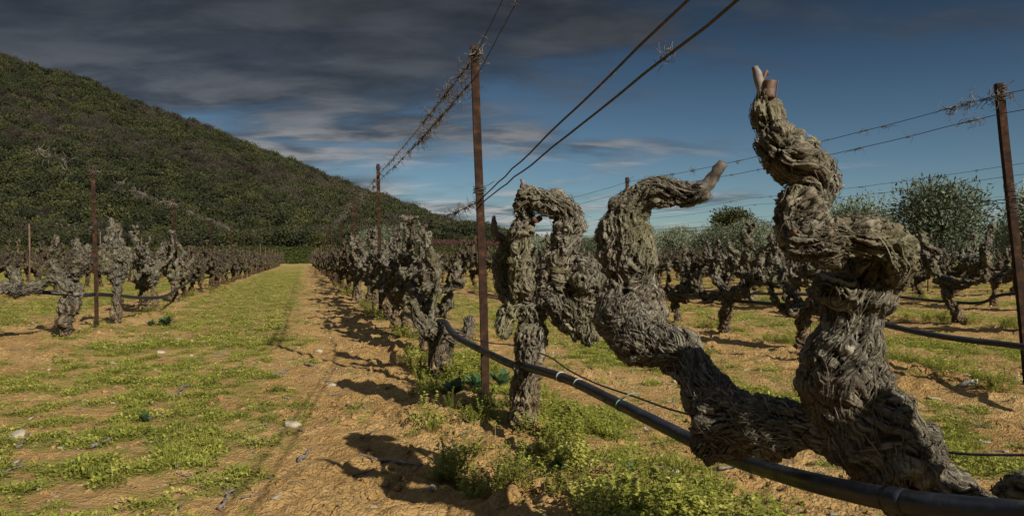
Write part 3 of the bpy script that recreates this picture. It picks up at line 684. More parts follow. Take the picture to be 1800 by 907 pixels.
# ------------------------------------------------------------------ posts
def post_mesh(h, w=.044, t=.005, lean=(0, 0)):
    mb = MB(); n = 12
    prof = np.array([(0, 0), (w, 0), (w, t), (t, t), (t, w), (0, w)])-np.array([w/2, w/4]); Vs = []
    for i in range(n):
        f = i/(n-1); z = -.2+f*(h+.2); bx = lean[0]*max(z, 0)/h+.006*math.sin(f*5); by = lean[1]*max(z, 0)/h
        Vs.append(np.column_stack([prof+[bx, by], np.full(6, z)]))
    V = np.vstack(Vs); i = np.arange(n-1)[:, None]*6; j = np.arange(6)[None]; Q = np.stack([i+j, i+(j+1) % 6, i+6+(j+1) % 6, i+6+j], -1).reshape(-1, 4)
    b = (n-1)*6; Q = np.vstack([Q, [[b, b+1, b+2, b+3], [b, b+3, b+4, b+5]]])
    mb.add(V, Q); return mb.mesh('post_shaft', M['rust'], False)
def tie_mesh(r0=.035, n=4, thick=.0022, seed=0):
    r = random.Random(seed); C = []
    for i in range(n*14):
        a = i/14*2*math.pi; C.append((math.cos(a)*r0*r.uniform(.92, 1.1), .006+math.sin(a)*r0*.9*r.uniform(.92, 1.1), (i/14-n/2)*.012+r.uniform(-.004, .004)))
    C += [(r0+.02, .02, .03), (r0+.05, .0, .05)]
    V, Q, T = tube(catmull(C, len(C)*2), thick, 5); mb = MB(); mb.add(V, Q, T); return mb.mesh('wire_tie', M['wire'])
TIE = [tie_mesh(seed=i) for i in range(3)]
PM = {}
post_list = []
def post(x, y, h, rz, lean, label, group='rusty trellis posts', ties=()):
    e = empty('trellis_post', (x, y, gh(x, y)), rz, label, 'post', group)
    obj('post_shaft', post_mesh(h, lean=lean), e)
    for i, tz in enumerate(ties):
        t = obj('wire_tie', TIE[i % 3], e); t.location = (lean[0]*tz/h, lean[1]*tz/h, tz)
    post_list.append((x, y)); return e
post(-.155, 4.27, 2.02, R(8), (-.055, 0), 'tall rusty angle iron post in the middle, nearest in its row', ties=(1.19, 1.98))
post(-1.73, 9.7, 2.02, R(8), (-.02, 0), 'second rusty post down the row beyond the tall middle post', ties=(1.19, 1.97))
post(1.88, -6.0, 2.6, 0, (0, 0), 'rusty end post standing behind the viewer, out of frame')
post(-4.72, 8.40, 1.86, R(20), (-.03, 0), 'rusty post in the row left of the lane, nearest on the left', ties=(1.18, 1.82))
post(3.30, 4.72, 1.93, R(-10), (-.165, 0), 'leaning rusty post at the right edge wound with coils of wire', ties=(1.13, 1.20, 1.26, 1.9))
post(1.60, 10.1, 1.92, 0, (-.02, 0), 'rusty post whose tip shows behind the arched vine arm', ties=(1.2, 1.88))
FP = [post_mesh(1.9, .055, lean=(dx, 0)) for dx in (-.04, .0, .05)]
TH = []
for i in range(3):
    mb = MB(); V, Q, T = tube([(0, 0, -.1), (.01*i, 0, .8), (.02*(i-1), 0, 1.55)], .018, 6); mb.add(V, Q, T); TH.append(mb.mesh('stake', M['farpost']))
cand = []
for k in range(-16, 9):
    y0 = {0: 9.7+5.45, -1: 8.40+5.4, 1: 10.1+5.4}.get(k, 6+rv.random()*5)
    while y0 < 91:
        x = rowx(k, y0)
        if in_view(x, y0, .3): cand.append((math.hypot(x, y0), k, x, y0))
        y0 += 5.45
cand = [c for c in cand if c[1] <= 1 or (c[1] % 2 == 0 and c[3] > 16)]; cand.sort(); pc = {}
for i, (d, k, x, y) in enumerate(cand[:285]):
    c = pc.get(k, 0); pc[k] = c+1
    if k in (0, -1, 1) and c < 5:
        lb = {0: f'{ords[c+2]} rusty post from the front in the row of the tall middle post', -1: f'{ords[c+1]} rusty post from the front in the row left of the lane', 1: f'{ords[c+2]} rusty post from the front in the first row behind the foreground vine'}[k]
    else: lb = f'distant thin rusty post in {rowname(k)}'
    me = FP[i % 3] if (k in (-1, 0) and d < 40) else TH[i % 3]
    o = obj('trellis_post', me, label=lb, cat='post', group='rusty trellis posts'); o.location = (x, y, gh(x, y)); o.rotation_euler = (0, 0, rv.uniform(-.3, .5))
    s = rv.uniform(.93, 1.05)*(.72 if k > 0 else 1); o.scale = (1, 1, s)

# ------------------------------------------------------------------ wires, tendrils
def wire(pts, label, r=.0022, sag=.03, wig=.004, name='trellis_wire'):
    out = []
    for a, b in zip(pts[:-1], pts[1:]):
        a = np.array(a); b = np.array(b); n = max(6, int(np.linalg.norm(b-a)/.12)); n = min(n, 60); t = np.linspace(0, 1, n)[:-1, None]
        c = a*(1-t)+b*t; c[:, 2] -= (sag*4*t*(1-t))[:, 0]; out.append(c)
    out.append(np.array([pts[-1]])); C = np.vstack(out)
    C = C+wig*np.stack([pn(C*3), 0*C[:, 0], pn(C*3+9)], 1)
    V, Q, T = tube(C, r, 5); mb = MB(); mb.add(V, Q, T); mb.build(name, M['wire'], label=label, cat='wire', group='trellis wires'); return C
def rp(k, y, h): return (rowx(k, y), y, H+h)
W1 = wire([(1.875, -6.0, H+1.70), (-.21, 4.27, H+1.165)]+[rp(0, y, 1.15) for y in (9.7, 15.1, 20.6, 26, 40, 60, 88)], 'topmost wire running over the tall middle post and away down its row', .0026, .02)
W2 = wire([(1.86, -6.0, H+1.545), (-.20, 4.25, H+1.05)]+[rp(0, y, 1.06) for y in (9.7, 15.1, 20.6, 26, 40, 60, 88)], 'wire just under the top of the tall middle post', .0026, .03)
W3 = wire([(1.86, -6.0, H+1.075), (-.17, 4.25, H+.345)], 'upper of two thick wires slanting from the middle post to the top edge', .0036, .0, .008)
W4 = wire([(1.87, -6.0, H+.84), (-.16, 4.24, H+.325)], 'lower of two thick wires slanting from the middle post to the top edge', .0036, .0, .008)
W5 = wire([(-.17, 4.25, H+.335)]+[rp(0, y, .36) for y in (9.7, 15.1, 20.6, 26)], 'lower wire sagging away to the left from the middle post', .003, .06)
L1 = wire([rp(-1, 2.6, 1.0)]+[rp(-1, y, 1.0) for y in (8.4, 13.8, 19.2, 24.6, 35, 50, 88)], 'topmost wire over the row left of the lane', .0026, .06)
L2 = wire([rp(-1, 2.6, .40), rp(-1, 8.4, .34), rp(-1, 13.8, .34), rp(-1, 19.2, .34)], 'upper of two low wires at the left edge', .003, .04)
L3 = wire([rp(-1, 2.6, .36), rp(-1, 8.4, .32), rp(-1, 13.8, .3)], 'lower of two low wires at the left edge', .003, .04)
Rr = [wire([rp(1, y, h) for y in (-1, 4.72, 10.1, 15.5, 20.9, 30, 45)], lb, .0026, sg) for h, sg, lb in ((1.04, .05, 'topmost wire from the leaning right post towards the middle'), (.92, .06, 'second wire from the top on the leaning right post'), (.37, .03, 'low thick wire tied by coils to the leaning right post'), (.35, .05, 'lower strand beside the coils of the leaning right post'))]
R2 = [wire([rp(2, y, h) for y in (2, 7.5, 13, 18.4, 24, 40)], lb, .0026, .05) for h, lb in ((1.05, 'upper wire of the second row seen against the sky on the right'), (.93, 'lower wire of the second row seen against the sky on the right'))]
for k in (-4, -3, -2, 3, 4):
    for h, nm in ((1.03, 'top'), (.35, 'low')):
        wire([rp(k, y, h) for y in (8, 20, 35, 50, 88)], f'{nm} wire of the {"third" if abs(k)==3 else "second" if abs(k)==2 else "fourth"} row to the {"left" if k < 0 else "right"} of the lane row', .0024, .05)

def tendril_mesh(seed, n=9, size=.09):
    r = random.Random(seed); mb = MB()
    for i in range(n):
        p = np.array([r.uniform(-.5, .5)*size, r.uniform(-.012, .012), r.uniform(-.01, .01)]); d = np.array([r.uniform(-1, 1), r.uniform(-.7, .7), r.uniform(-1, .6)]); C = [p.copy()]
        curl = r.uniform(-1.1, 1.1); st = size*r.uniform(.08, .17)
        for q in range(r.choice([5, 7, 9])):
            d /= np.linalg.norm(d); p = p+d*st; C.append(p.copy()); d = d+np.array([math.cos(q*curl), r.uniform(-.6, .6), math.sin(q*curl)-.25])*.75
        V, Q, T = tube(catmull(C, len(C)*2), np.linspace(.0021, .0009, len(C)*2)*r.uniform(.6, 1.3), 3); mb.add(V, Q, T)
    for i in range(3):      # turns round the wire
        C = []; x0 = r.uniform(-.4, .4)*size
        for q in range(14): a = q*.9; C.append((x0+q*.0022, .0055*math.cos(a), .0055*math.sin(a)))
        V, Q, T = tube(C, .0016, 3); mb.add(V, Q, T)
    return mb.mesh('tendril_clump', M['tendril'])
TM = [tendril_mesh(200+i, random.Random(i).choice([6, 10, 15])) for i in range(9)]
M['tendril_dark'] = simple('dark_dried_tendril', [(.3, (.025, .018, .013)), (.5, (.065, .05, .038)), (.7, (.16, .135, .105))], 22, .8, 0, coord='pos')
TD = []
for m0 in TM: m1 = m0.copy(); m1.materials[0] = M['tendril_dark']; TD.append(m1)
tg = 'dried tendril clumps on the wires'
TC = [0]
def tendrils(C, y0, y1, n, lb, s0=.8, s1=1.4, dark=False):
    ys = C[:, 1]; o = np.argsort(ys)
    for i in range(n):
        y = y0+(y1-y0)*((i+rv.random())/n); y = min(y1, y+.35*math.sin(y*2.6)*(y1-y0 > 10))
        p = [np.interp(y, ys[o], C[o, j]) for j in range(3)]
        t = obj('tendril_clump', (TD if dark else TM)[rv.randrange(9)], label=lb, cat='tendril', group=tg); t.location = p
        t.rotation_euler = (rv.uniform(-.6, .6), 0, math.atan2(1, -SL)+rv.choice([0, math.pi])); s = rv.uniform(s0, s1); t.scale = (s, s, s)
tendrils(W1, 4.35, 6.3, 17, 'dried curled tendrils bunched on the topmost wire just left of the tall middle post', 1.0, 1.7, True)
tendrils(W2, 4.35, 6.6, 20, 'dried curled tendrils bunched on the wire just under the top of the middle post', 1.0, 1.7, True)
tendrils(W1, 6.4, 9.6, 12, 'small dried tendrils on the topmost wire approaching the second post', .6, 1.2, True)
tendrils(W2, 6.6, 9.6, 12, 'small dried tendrils on the lower upper wire approaching the second post', .6, 1.2, True)
tendrils(W1, 9.8, 24, 28, 'pale dried tendrils on the wire beyond the second post of the middle row', 1.1, 2.0)
tendrils(W2, 9.8, 24, 18, 'pale dried tendrils on the under wire beyond the second post of the middle row', 1.1, 2.0)
tendrils(W5, 4.4, 5.6, 9, 'dried tendrils on the lower wire left of the middle post', .7, 1.2, True)
tendrils(W5, 7, 9.6, 4, 'dried tendrils on the lower wire by the second post', .7, 1.2)
tendrils(L1, 6.4, 7.3, 4, 'pale dried tendrils on the left row wire near the left edge', 1.2, 2.0)
tendrils(L1, 9.2, 24, 34, 'pale dried tendrils strung on the wire of the row left of the lane', 1.3, 2.3)
tendrils(L2, 6.6, 8.3, 3, 'pale dried tendrils on the low wires at the left edge', .9, 1.4)
tendrils(Rr[0], 4.75, 5.15, 5, 'thick dried tendrils on the topmost wire beside the leaning right post', 1.0, 1.6)
tendrils(Rr[1], 4.78, 5.0, 2, 'dried tendrils on the second wire beside the leaning right post', .8, 1.2)
tendrils(Rr[0], 5.3, 9.9, 11, 'small dried tendrils on the topmost right wire against the sky', .5, 1.0, True)
tendrils(Rr[1], 5.3, 9.9, 9, 'small dried tendrils on the second right wire against the sky', .5, 1.0, True)
tendrils(R2[0], 8, 14, 8, 'tiny dried tendrils on the upper wire of the second row on the right', .5, 1.0, True)
tendrils(R2[1], 8, 14, 8, 'tiny dried tendrils on the lower wire of the second row on the right', .5, 1.0, True)
def one_tendril(px, py, C, s, lb, me=None):
    # nearest place on that wire to the pixel
    q = np.stack([C[:, 0]/C[:, 1]*F+900, 453-(C[:, 2]-H)/C[:, 1]*F], 1)
    a = (C[:, 1] > .3); Cn = C[a]; dense = catmull(Cn, len(Cn)*20); q = np.stack([dense[:, 0]/dense[:, 1]*F+900, 453-(dense[:, 2]-H)/dense[:, 1]*F], 1)
    p = dense[((q-[px, py])**2).sum(1).argmin()]; t = obj('tendril_clump', me or TM[2], label=lb, cat='tendril', group=tg); t.location = p; t.scale = (s, s, s); t.rotation_euler = (.3, -.5, R(100))
one_tendril(1168, 104, W4, .62, 'curly dried tendrils hanging on the lower thick slanting wire')
one_tendril(1186, 95, W4, .5, 'second tuft of dried tendrils at the end of the lower thick slanting wire', TM[4])
one_tendril(1081, 134, W3, .22, 'tiny knot on the upper thick slanting wire', TM[5])
one_tendril(932, 5, W2, .55, 'curled dried tendril at the top edge right of the tall post', TM[6])
mb = MB(); V, Q, T = tube([(-.012, 0, 0), (0, 0, .001), (.012, 0, 0)], [.006, .008, .005], 6); mb.add(V, Q, T)
tg_o = mb.build('wire_tag', M['tagm'], label='tiny orange red tag on the upper thick slanting wire', cat='tag')
Cw = catmull(W3[W3[:, 1] > .3], 900); q = np.stack([Cw[:, 0]/Cw[:, 1]*F+900, 453-(Cw[:, 2]-H)/Cw[:, 1]*F], 1); tg_o.location = Cw[((q-[1060, 151])**2).sum(1).argmin()]; tg_o.rotation_euler = (0, -.1, R(105)); tg_o.scale = (.6, .6, .6)
# tangle on the heads of the posts
for (x, y, z, lb) in ((-.21, 4.27, H+1.17, 'tangle of dried tendrils crowning the tall middle post'), (-4.75, 8.4, H+1.0, 'tangle of dried tendrils on the head of the nearest left post'), (3.14, 4.72, H+1.05, 'wisp of dried tendrils on the head of the leaning right post')):
    for j in range(2):
        t = obj('tendril_clump', TM[(j*3+int(z*10)) % 9], label=lb, cat='tendril', group=tg); t.location = (x+j*.02, y-.02, z-.01*j); t.rotation_euler = (j*1.2, .3, j*2); t.scale = (1.3,)*3

# ------------------------------------------------------------------ irrigation pipes
def pipe(pts, r, label, name='irrigation_pipe', sides=20, n=160, parent=None):
    C = catmull([P3(*p) for p in pts], n); rr_ = r*(1+.02*pn(C*9)); V, Q, T = tube(C, rr_, sides); mb = MB(); mb.add(V, Q, T)
    e = empty(name, tuple(C[0]*0), 0, label, 'pipe'); mb.build('pipe_run', M['pipe'], e); return e, C
MP = [(669, 500, 9.8), (677, 512, 9.3), (694, 538, 8.2), (723, 557, 6.7), (748, 568, 5.7), (765, 566, 5.2), (782, 566, 4.98), (797, 587, 4.75), (823, 603, 4.5), (855, 619, 4.17), (900, 640, 3.62), (930, 646, 3.33), (1000, 667, 2.95), (1097, 714, 2.45), (1220, 775, 2.03), (1275, 800, 1.90), (1340, 822, 1.72), (1450, 852, 1.40), (1600, 882, 1.19), (1800, 903, 1.05), (2100, 930, .85)]
pe, PC = pipe(MP, .0195, 'thick black irrigation pipe running from the lower right corner along the middle row')
q = np.stack([PC[:, 0]/PC[:, 1]*F+900, 453-(PC[:, 2]-H)/PC[:, 1]*F], 1)
def ring_on(px, m, r, w, nm, lb, sides=20, tail=False):
    i = int(np.abs(q[:, 0]-px).argmin()); C = PC[i-1:i+2]; d = C[2]-C[0]; d /= np.linalg.norm(d); p = PC[i]
    mb = MB(); V, Q, T = tube([p-d*w, p-d*w*.5, p+d*w*.5, p+d*w], [r*.97, r, r, r*.97], sides); mb.add(V, Q, T)
    if tail:
        a = p+np.array([0, -.01, r]); V, Q, T = tube([a, a+[.02, -.01, .018], a+[.045, 0, .022], a+[.06, .01, .015]], .0022, 5); mb.add(V, Q, T)
    mb.build(nm, M[m], pe, label=lb)
ring_on(990, 'clip', .0225, .005, 'pipe_clip', 'pale grey plastic band'); ring_on(1012, 'clip', .0215, .003, 'pipe_clip', 'thin grey band')
ring_on(1097, 'twine', .0218, .0025, 'twine_tie', 'green twine knotted round the pipe', tail=True)
ring_on(1570, 'pipe', .0215, .02, 'pipe_joint', None); ring_on(735, 'clip', .023, .012, 'pipe_clip', 'grey band beyond the stump'); ring_on(905, 'pipe', .0215, .02, 'pipe_joint', None)
pipe([(1120, 508, 10.0), (1170, 515, 9.07), (1300, 529, 7.5), (1440, 541, 6.4), (1500, 555, 5.9), (1550, 569, 5.5), (1650, 590, 5.0), (1800, 609, 4.5), (2000, 640, 3.7)], .02, 'black irrigation pipe of the first row behind the foreground vine', sides=10)
pipe([(980, 492, 14), (1250, 512, 10.9), (1420, 517, 8.6), (1560, 520, 9.9), (1640, 528, 9.2), (1720, 532, 8.6), (1760, 518, 8.3), (1850, 512, 7.7)], .018, 'farther black pipe dipping low behind the right hand vines', sides=8)
pipe([(60, 512, 7.9), (140, 518, 8.2), (170, 517, 8.44), (205, 519, 9.0), (250, 523, 9.9), (290, 520, 10.9), (320, 503, 13.5), (352, 490, 17), (430, 474, 30)], .022, 'short stretch of black pipe behind the left post', sides=8)
pipe([(830, 596, 4.6), (868, 603, 3.9), (900, 606, 3.62), (962, 625, 3.3), (1000, 650, 3.0), (1050, 674, 2.75), (1120, 698, 2.5), (1190, 722, 2.2), (1300, 745, 1.95), (1450, 765, 1.75), (1560, 778, 1.7), (1620, 788, 1.62), (1700, 797, 1.55), (1800, 799, 1.48), (1900, 800, 1.4)], .0032, 'thin brown drip line hanging behind the thick black pipe', 'drip_line', 6)

# ------------------------------------------------------------------ stones, canes, clods
def rock_mesh(seed, m='stone', flat=.45, sub=3, rough=.28):
    import bmesh
    bm = bmesh.new(); bmesh.ops.create_icosphere(bm, subdivisions=sub, radius=1); V = np.array([v.co[:] for v in bm.verts])
    d = 1+rough*pn(V*1.3+seed*5.1)+rough*.5*pn(V*3.1+seed)+.12*rough*pn(V*9)
    V = V*d[:, None]; V = np.sign(V)*np.abs(V)**.85; V[:, 2] *= flat
    for v, c in zip(bm.verts, V): v.co = c
    me = bpy.data.meshes.new('stone'); bm.to_mesh(me); bm.free(); me.materials.append(M[m])
    for p in me.polygons: p.use_smooth = sub > 2
    return me
SM = [rock_mesh(i, flat=random.Random(i).uniform(.25, .6)) for i in range(5)]
def on_ground(px, py):
    Yd = .85*F/(py-453); x = (px-900)/F*Yd; return x, Yd, gh(x, Yd)
for i, (px, py, s, lb) in enumerate([(515, 754, 15, 'large flat pale stone on the bare soil in the middle foreground'), (315, 597, 7, 'round white stone in the grass of the lane beyond the left post'), (560, 623, 8, 'upright pale stone on the bare strip of the lane'), (1703, 686, 19, 'flat grey stone at the right below the black pipe of the first row'), (25, 768, 22, 'pale stone at the left edge of the picture'), (196, 640, 9, 'small pale stone left of the lane among weeds'), (1640, 697, 13, 'dull grey stone left of the flat grey one'), (583, 683, 8, 'pale flat stone right of centre lane in front of green tufts'), (1097, 838, 10, 'round buff stone at the edge of the weeds below the pipe'), (648, 855, 5, 'tiny white stone inside the shadow of the foreground vine'), (1185, 843, 10, 'brownish stone below the ragged end of the big vine'), (112, 790, 12, 'pale crumbly stone in the left foreground'), (605, 748, 6, 'small buff stone beside dry straw in the middle foreground'), (485, 890, 9, 'pale stone at the bottom edge beside a stick'), (655, 898, 9, 'buff stone at the bottom edge in the vine shadow'), (283, 617, 8, 'low pale stone between weeds behind the left foreground'), (1730, 775, 12, 'pale stone near the thin drip line on the right')]):
    x, y, z = on_ground(px, py); o = obj('stone', SM[i % 5], label=lb, cat='stone', group='pale stones on the soil'); w = s/F*y; o.location = (x, y, z-w*.04); o.scale = (w, w*.8, w*.8); o.rotation_euler = (.1*i % .5, .15, i*1.3)
def cane_mesh(seed, L_=1.0):
    r = random.Random(seed); C = []; y = z = 0
    for i in range(6): C.append((i/5-.5, y, z)); y += r.uniform(-.07, .07); z += r.uniform(-.01, .02)
    C = catmull(C, 16); rad = .032*(1+.25*np.sin(np.arange(16)*1.3+seed))*np.linspace(1.2, .7, 16); V, Q, T = tube(C, rad, 7); mb = MB(); mb.add(V, Q, T)
    if seed % 2:
        V, Q, T = tube([C[10], C[10]+[.08, .08, .03], C[10]+[.14, .15, .05]], [.022, .016, .01], 6); mb.add(V, Q, T)
    return mb.mesh('pruned_cane', M['grey_cane'])
CM = [cane_mesh(i) for i in range(5)]
for i, (p0, p1, th, lb) in enumerate([((668, 818), (735, 834), 9, 'grey pruned cane lying in the vine shadow'), ((1262, 843), (1312, 835), 8, 'white dry branch under the end of the big vine'), ((32, 790), (58, 768), 8, 'short grey cane at the left edge'), ((0, 834), (42, 822), 7, 'thin grey cane lower down at the left edge'), ((160, 796), (182, 778), 11, 'thick grey bark piece in the left foreground'), ((183, 786), (208, 773), 8, 'grey cane continuing right of the thick bark piece'), ((384, 898), (408, 876), 10, 'grey stick at the bottom edge left of centre'), ((527, 818), (553, 804), 10, 'grey stick at the tip of the vine shadow'), ((610, 718), (655, 731), 9, 'weathered cane beside the clods in the middle'), ((480, 664), (505, 655), 7, 'short cane on the bare strip in the mid lane'), ((536, 645), (556, 650), 6, 'little grey stick near the white stone of the bare strip'), ((300, 700), (330, 680), 7, 'twig half hidden in the green of the lane'), ((636, 785), (665, 768), 4, 'dry forked straw right of the flat pale stone'), ((255, 740), (275, 728), 7, 'grey twig among weeds left of the centre lane'), ((310, 835), (322, 800), 8, 'dark grey cane standing among weeds in the foreground')]):
    a = np.array(on_ground(*p0)); b = np.array(on_ground(*p1)); c = (a+b)/2; d = b-a; ln = np.linalg.norm(d)
    o = obj('pruned_cane', CM[i % 5], label=lb, cat='stick', group='pruned canes on the soil'); w = th/F*c[1]/2/.032*.62
    o.location = (c[0], c[1], c[2]+w*.02+.006); o.scale = (ln, w, w); o.rotation_euler = (0, -math.atan2(d[2], math.hypot(d[0], d[1])), math.atan2(d[1], d[0]))
def rand_ground(n, ymax, pw=1.0, ymin=2.1):
    y = ymin+(ymax-ymin)*rng.random(n)**pw; x = y*rng.uniform(-.78, .78, n); return x, y
# loose clods
CL = [rock_mesh(20+i, 'clod', .75, 2, .5) for i in range(6)]
x, y = rand_ground(110000, 22, 1.15); g = greenness(x, y); rough = sst(-.3, .3, pn2(x, y, .9, 6.6))
keep = rng.random(len(x)) < np.clip(1.0-g, .1, 1)*(.08+.92*rough)*np.clip(sst(.0, .3, pn2(x, y, 3.0, 31.)), .06, 1); x, y = x[keep], y[keep]; n = len(x)
s = .003+.016*rng.random(n)**3.4+.003*sst(6, 14, y); z = ground_h(x, y)
scatter('soil_clods', CL, np.stack([x, y, z-s*.05], 1), rng.uniform(0, 6.28, (n, 3))*[.15, .15, 1], s, kind='stuff', label='loose clods of orange brown soil', cat='soil')
x, y = rand_ground(2600, 26, 1.0); n = len(x); s = .003+.012*rng.random(n)**3; z = ground_h(x, y)
scatter('pebbles', SM, np.stack([x, y, z+s*.2], 1), rng.uniform(0, 6.28, (n, 3))*[.1, .1, 1], s, kind='stuff', label='small pale pebbles scattered over the soil', cat='pebbles')
x, y = rand_ground(1500, 16, 1.0); n = len(x); s = .02+.10*rng.random(n)**2.2; z = ground_h(x, y)
scatter('dry_litter', CM, np.stack([x, y, z+s*.04], 1), np.stack([rng.uniform(-.2, .2, n), rng.uniform(-.25, .25, n), rng.uniform(0, 6.28, n)], 1), s, kind='stuff', label='bits of dry twig and straw on the soil', cat='litter')

# ------------------------------------------------------------------ weeds
def leaf(mb, base, d, up, L_, w, tone, cup=.25):
    d = d/np.linalg.norm(d); s = np.cross(d, up); s /= np.linalg.norm(s)+1e-9; n = np.cross(s, d)
    p = [base, base+d*L_*.45+s*w+n*cup*w, base+d*L_*.45-s*w+n*cup*w, base+d*L_*.45, base+d*L_-n*cup*L_*.4]
    mb.add(np.array(p), None, [[0, 3, 1], [0, 2, 3], [1, 3, 4], [3, 2, 4]], tone=tone)
def weed_mesh(seed, n, rad, h, L_, w, stems=0):
    r = np.random.default_rng(seed); mb = MB()
    for i in range(n):
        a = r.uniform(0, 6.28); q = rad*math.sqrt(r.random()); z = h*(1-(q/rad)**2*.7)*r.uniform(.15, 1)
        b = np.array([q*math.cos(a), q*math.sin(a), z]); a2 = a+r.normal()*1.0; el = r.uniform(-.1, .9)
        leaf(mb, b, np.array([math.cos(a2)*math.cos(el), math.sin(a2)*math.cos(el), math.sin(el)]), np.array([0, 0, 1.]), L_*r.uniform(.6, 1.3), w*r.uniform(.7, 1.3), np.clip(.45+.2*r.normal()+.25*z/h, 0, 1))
    for i in range(stems):
        a = r.uniform(0, 6.28); q = rad*.6*r.random(); b = np.array([q*math.cos(a), q*math.sin(a), 0]); e = b*1.6+[0, 0, h*r.uniform(.6, 1.1)]
        V, Q, T = tube([b, (b+e)/2+r.normal(size=3)*.004, e], .0009, 3, False); mb.add(V, Q, tone=.6)
    return mb.mesh('weed', M['weed'])
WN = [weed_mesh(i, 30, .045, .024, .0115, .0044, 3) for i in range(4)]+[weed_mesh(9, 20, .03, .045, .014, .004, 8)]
def sprig_mesh(seed, n, rad, h, L_, w):
    r = np.random.default_rng(seed); mb = MB()
    for i in range(n):
        a = r.uniform(0, 6.28); q = rad*math.sqrt(r.random()); b = np.array([q*.3*math.cos(a), q*.3*math.sin(a), 0]); hh_ = h*r.uniform(.5, 1.1)
        e = np.array([q*math.cos(a), q*math.sin(a), hh_]); m = (b+e)/2+np.array([0, 0, hh_*.15])+r.normal(size=3)*.006; C = catmull([b, m, e], 7)
        V, Q, T = tube(C, .0009, 3, False); mb.add(V, Q, tone=.75)
        for k in range(2, 7):
            for sgn in ((0, 1) if k < 6 else (0, 1, 2, 3)):
                a2 = a+k*1.57+sgn*(3.14 if k < 6 else 1.57)+r.normal()*.3; el = r.uniform(-.1, .6)+(.3 if k == 6 else 0)
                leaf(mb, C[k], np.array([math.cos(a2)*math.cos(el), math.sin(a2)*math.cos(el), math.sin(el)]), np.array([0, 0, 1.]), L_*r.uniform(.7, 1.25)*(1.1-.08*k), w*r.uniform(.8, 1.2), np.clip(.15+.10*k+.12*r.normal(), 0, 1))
    return mb.mesh('weed', M['weed'])
def blade_mesh(seed, n, h):
    r = np.random.default_rng(seed); mb = MB()
    for i in range(n):
        a = r.uniform(0, 6.28); b = np.array([r.normal()*.008, r.normal()*.008, 0]); hh_ = h*r.uniform(.5, 1.2); ln_ = r.uniform(.15, .8)*hh_
        d = np.array([math.cos(a), math.sin(a), 0]); s_ = np.array([-d[1], d[0], 0])*.0016
        V = []
        for k in range(4):
            f = k/3; c = b+d*ln_*f*f+np.array([0, 0, hh_*(f-.25*f*f)]); V += [c-s_*(1-f*.9), c+s_*(1-f*.9)]
        mb.add(np.array(V), [[0, 1, 3, 2], [2, 3, 5, 4], [4, 5, 7, 6]], tone=float(np.clip(r.normal()*.25+.5, 0, 1)))
    return mb.mesh('weed', M['weed'])
def stalk_mesh(seed):
    r = np.random.default_rng(seed); mb = MB()
    for i in range(4):
        b = np.array([r.normal()*.02, r.normal()*.02, 0]); e = b+np.array([r.normal()*.05, r.normal()*.05, r.uniform(.02, .10)]); V, Q, T = tube([b, (b+e)/2+r.normal(size=3)*.006, e], .0012, 4); mb.add(V, Q, T, tone=float(r.random()))
    return mb.mesh('weed', M['weed_stem'])
WN = WN*4+[blade_mesh(61, 12, .045)]
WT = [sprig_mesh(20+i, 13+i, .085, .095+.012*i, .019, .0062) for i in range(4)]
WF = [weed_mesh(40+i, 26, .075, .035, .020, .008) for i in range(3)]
def weeds(name, meshes, N_, y0, y1, thr, smin, smax, label, gf=greenness, pw=1.0):
    x, y = rand_ground(N_, y1, pw, y0); g = gf(x, y); keep = g > thr+rng.random(len(x))*.35; x, y, g = x[keep], y[keep], g[keep]; n = len(x)
    s = rng.uniform(smin, smax, n)*np.clip(.6+g*.6, .5, 1.3); z = ground_h(x, y)
    scatter(name, meshes, np.stack([x, y, z-.003], 1), np.stack([rng.normal(size=n)*.15, rng.normal(size=n)*.15, rng.uniform(0, 6.28, n)], 1), s, kind='stuff', label=label, cat='weeds'); return n
n1_ = weeds('low_weeds', WN, 34000, 2.0, 7.5, .75, .4, 1.25, 'low yellow green weeds carpeting the near soil')
n2_ = weeds('lane_weeds', WF, 60000, 7.0, 45, .58, .45, 1.0, 'low yellow green weeds carpeting the lanes farther off')
def rowg(x, y):      # taller weeds at the feet of the vines
    w, k, u = lane(x, y); side = .125
    return .95*np.exp(-((w-.02)/side)**2)*np.clip(.55+1.2*pn2(x, y, .8, 22.), 0, 1)+.15*pn2(x, y, 3, 2.)-.12*(k < 0)+.08*(k == 0)*sst(11, 8, y)
n3_ = weeds('tall_weeds', WT, 16000, 1.9, 22, .42, .5, 1.15, 'taller leafy green weeds at the feet of the vines', rowg)
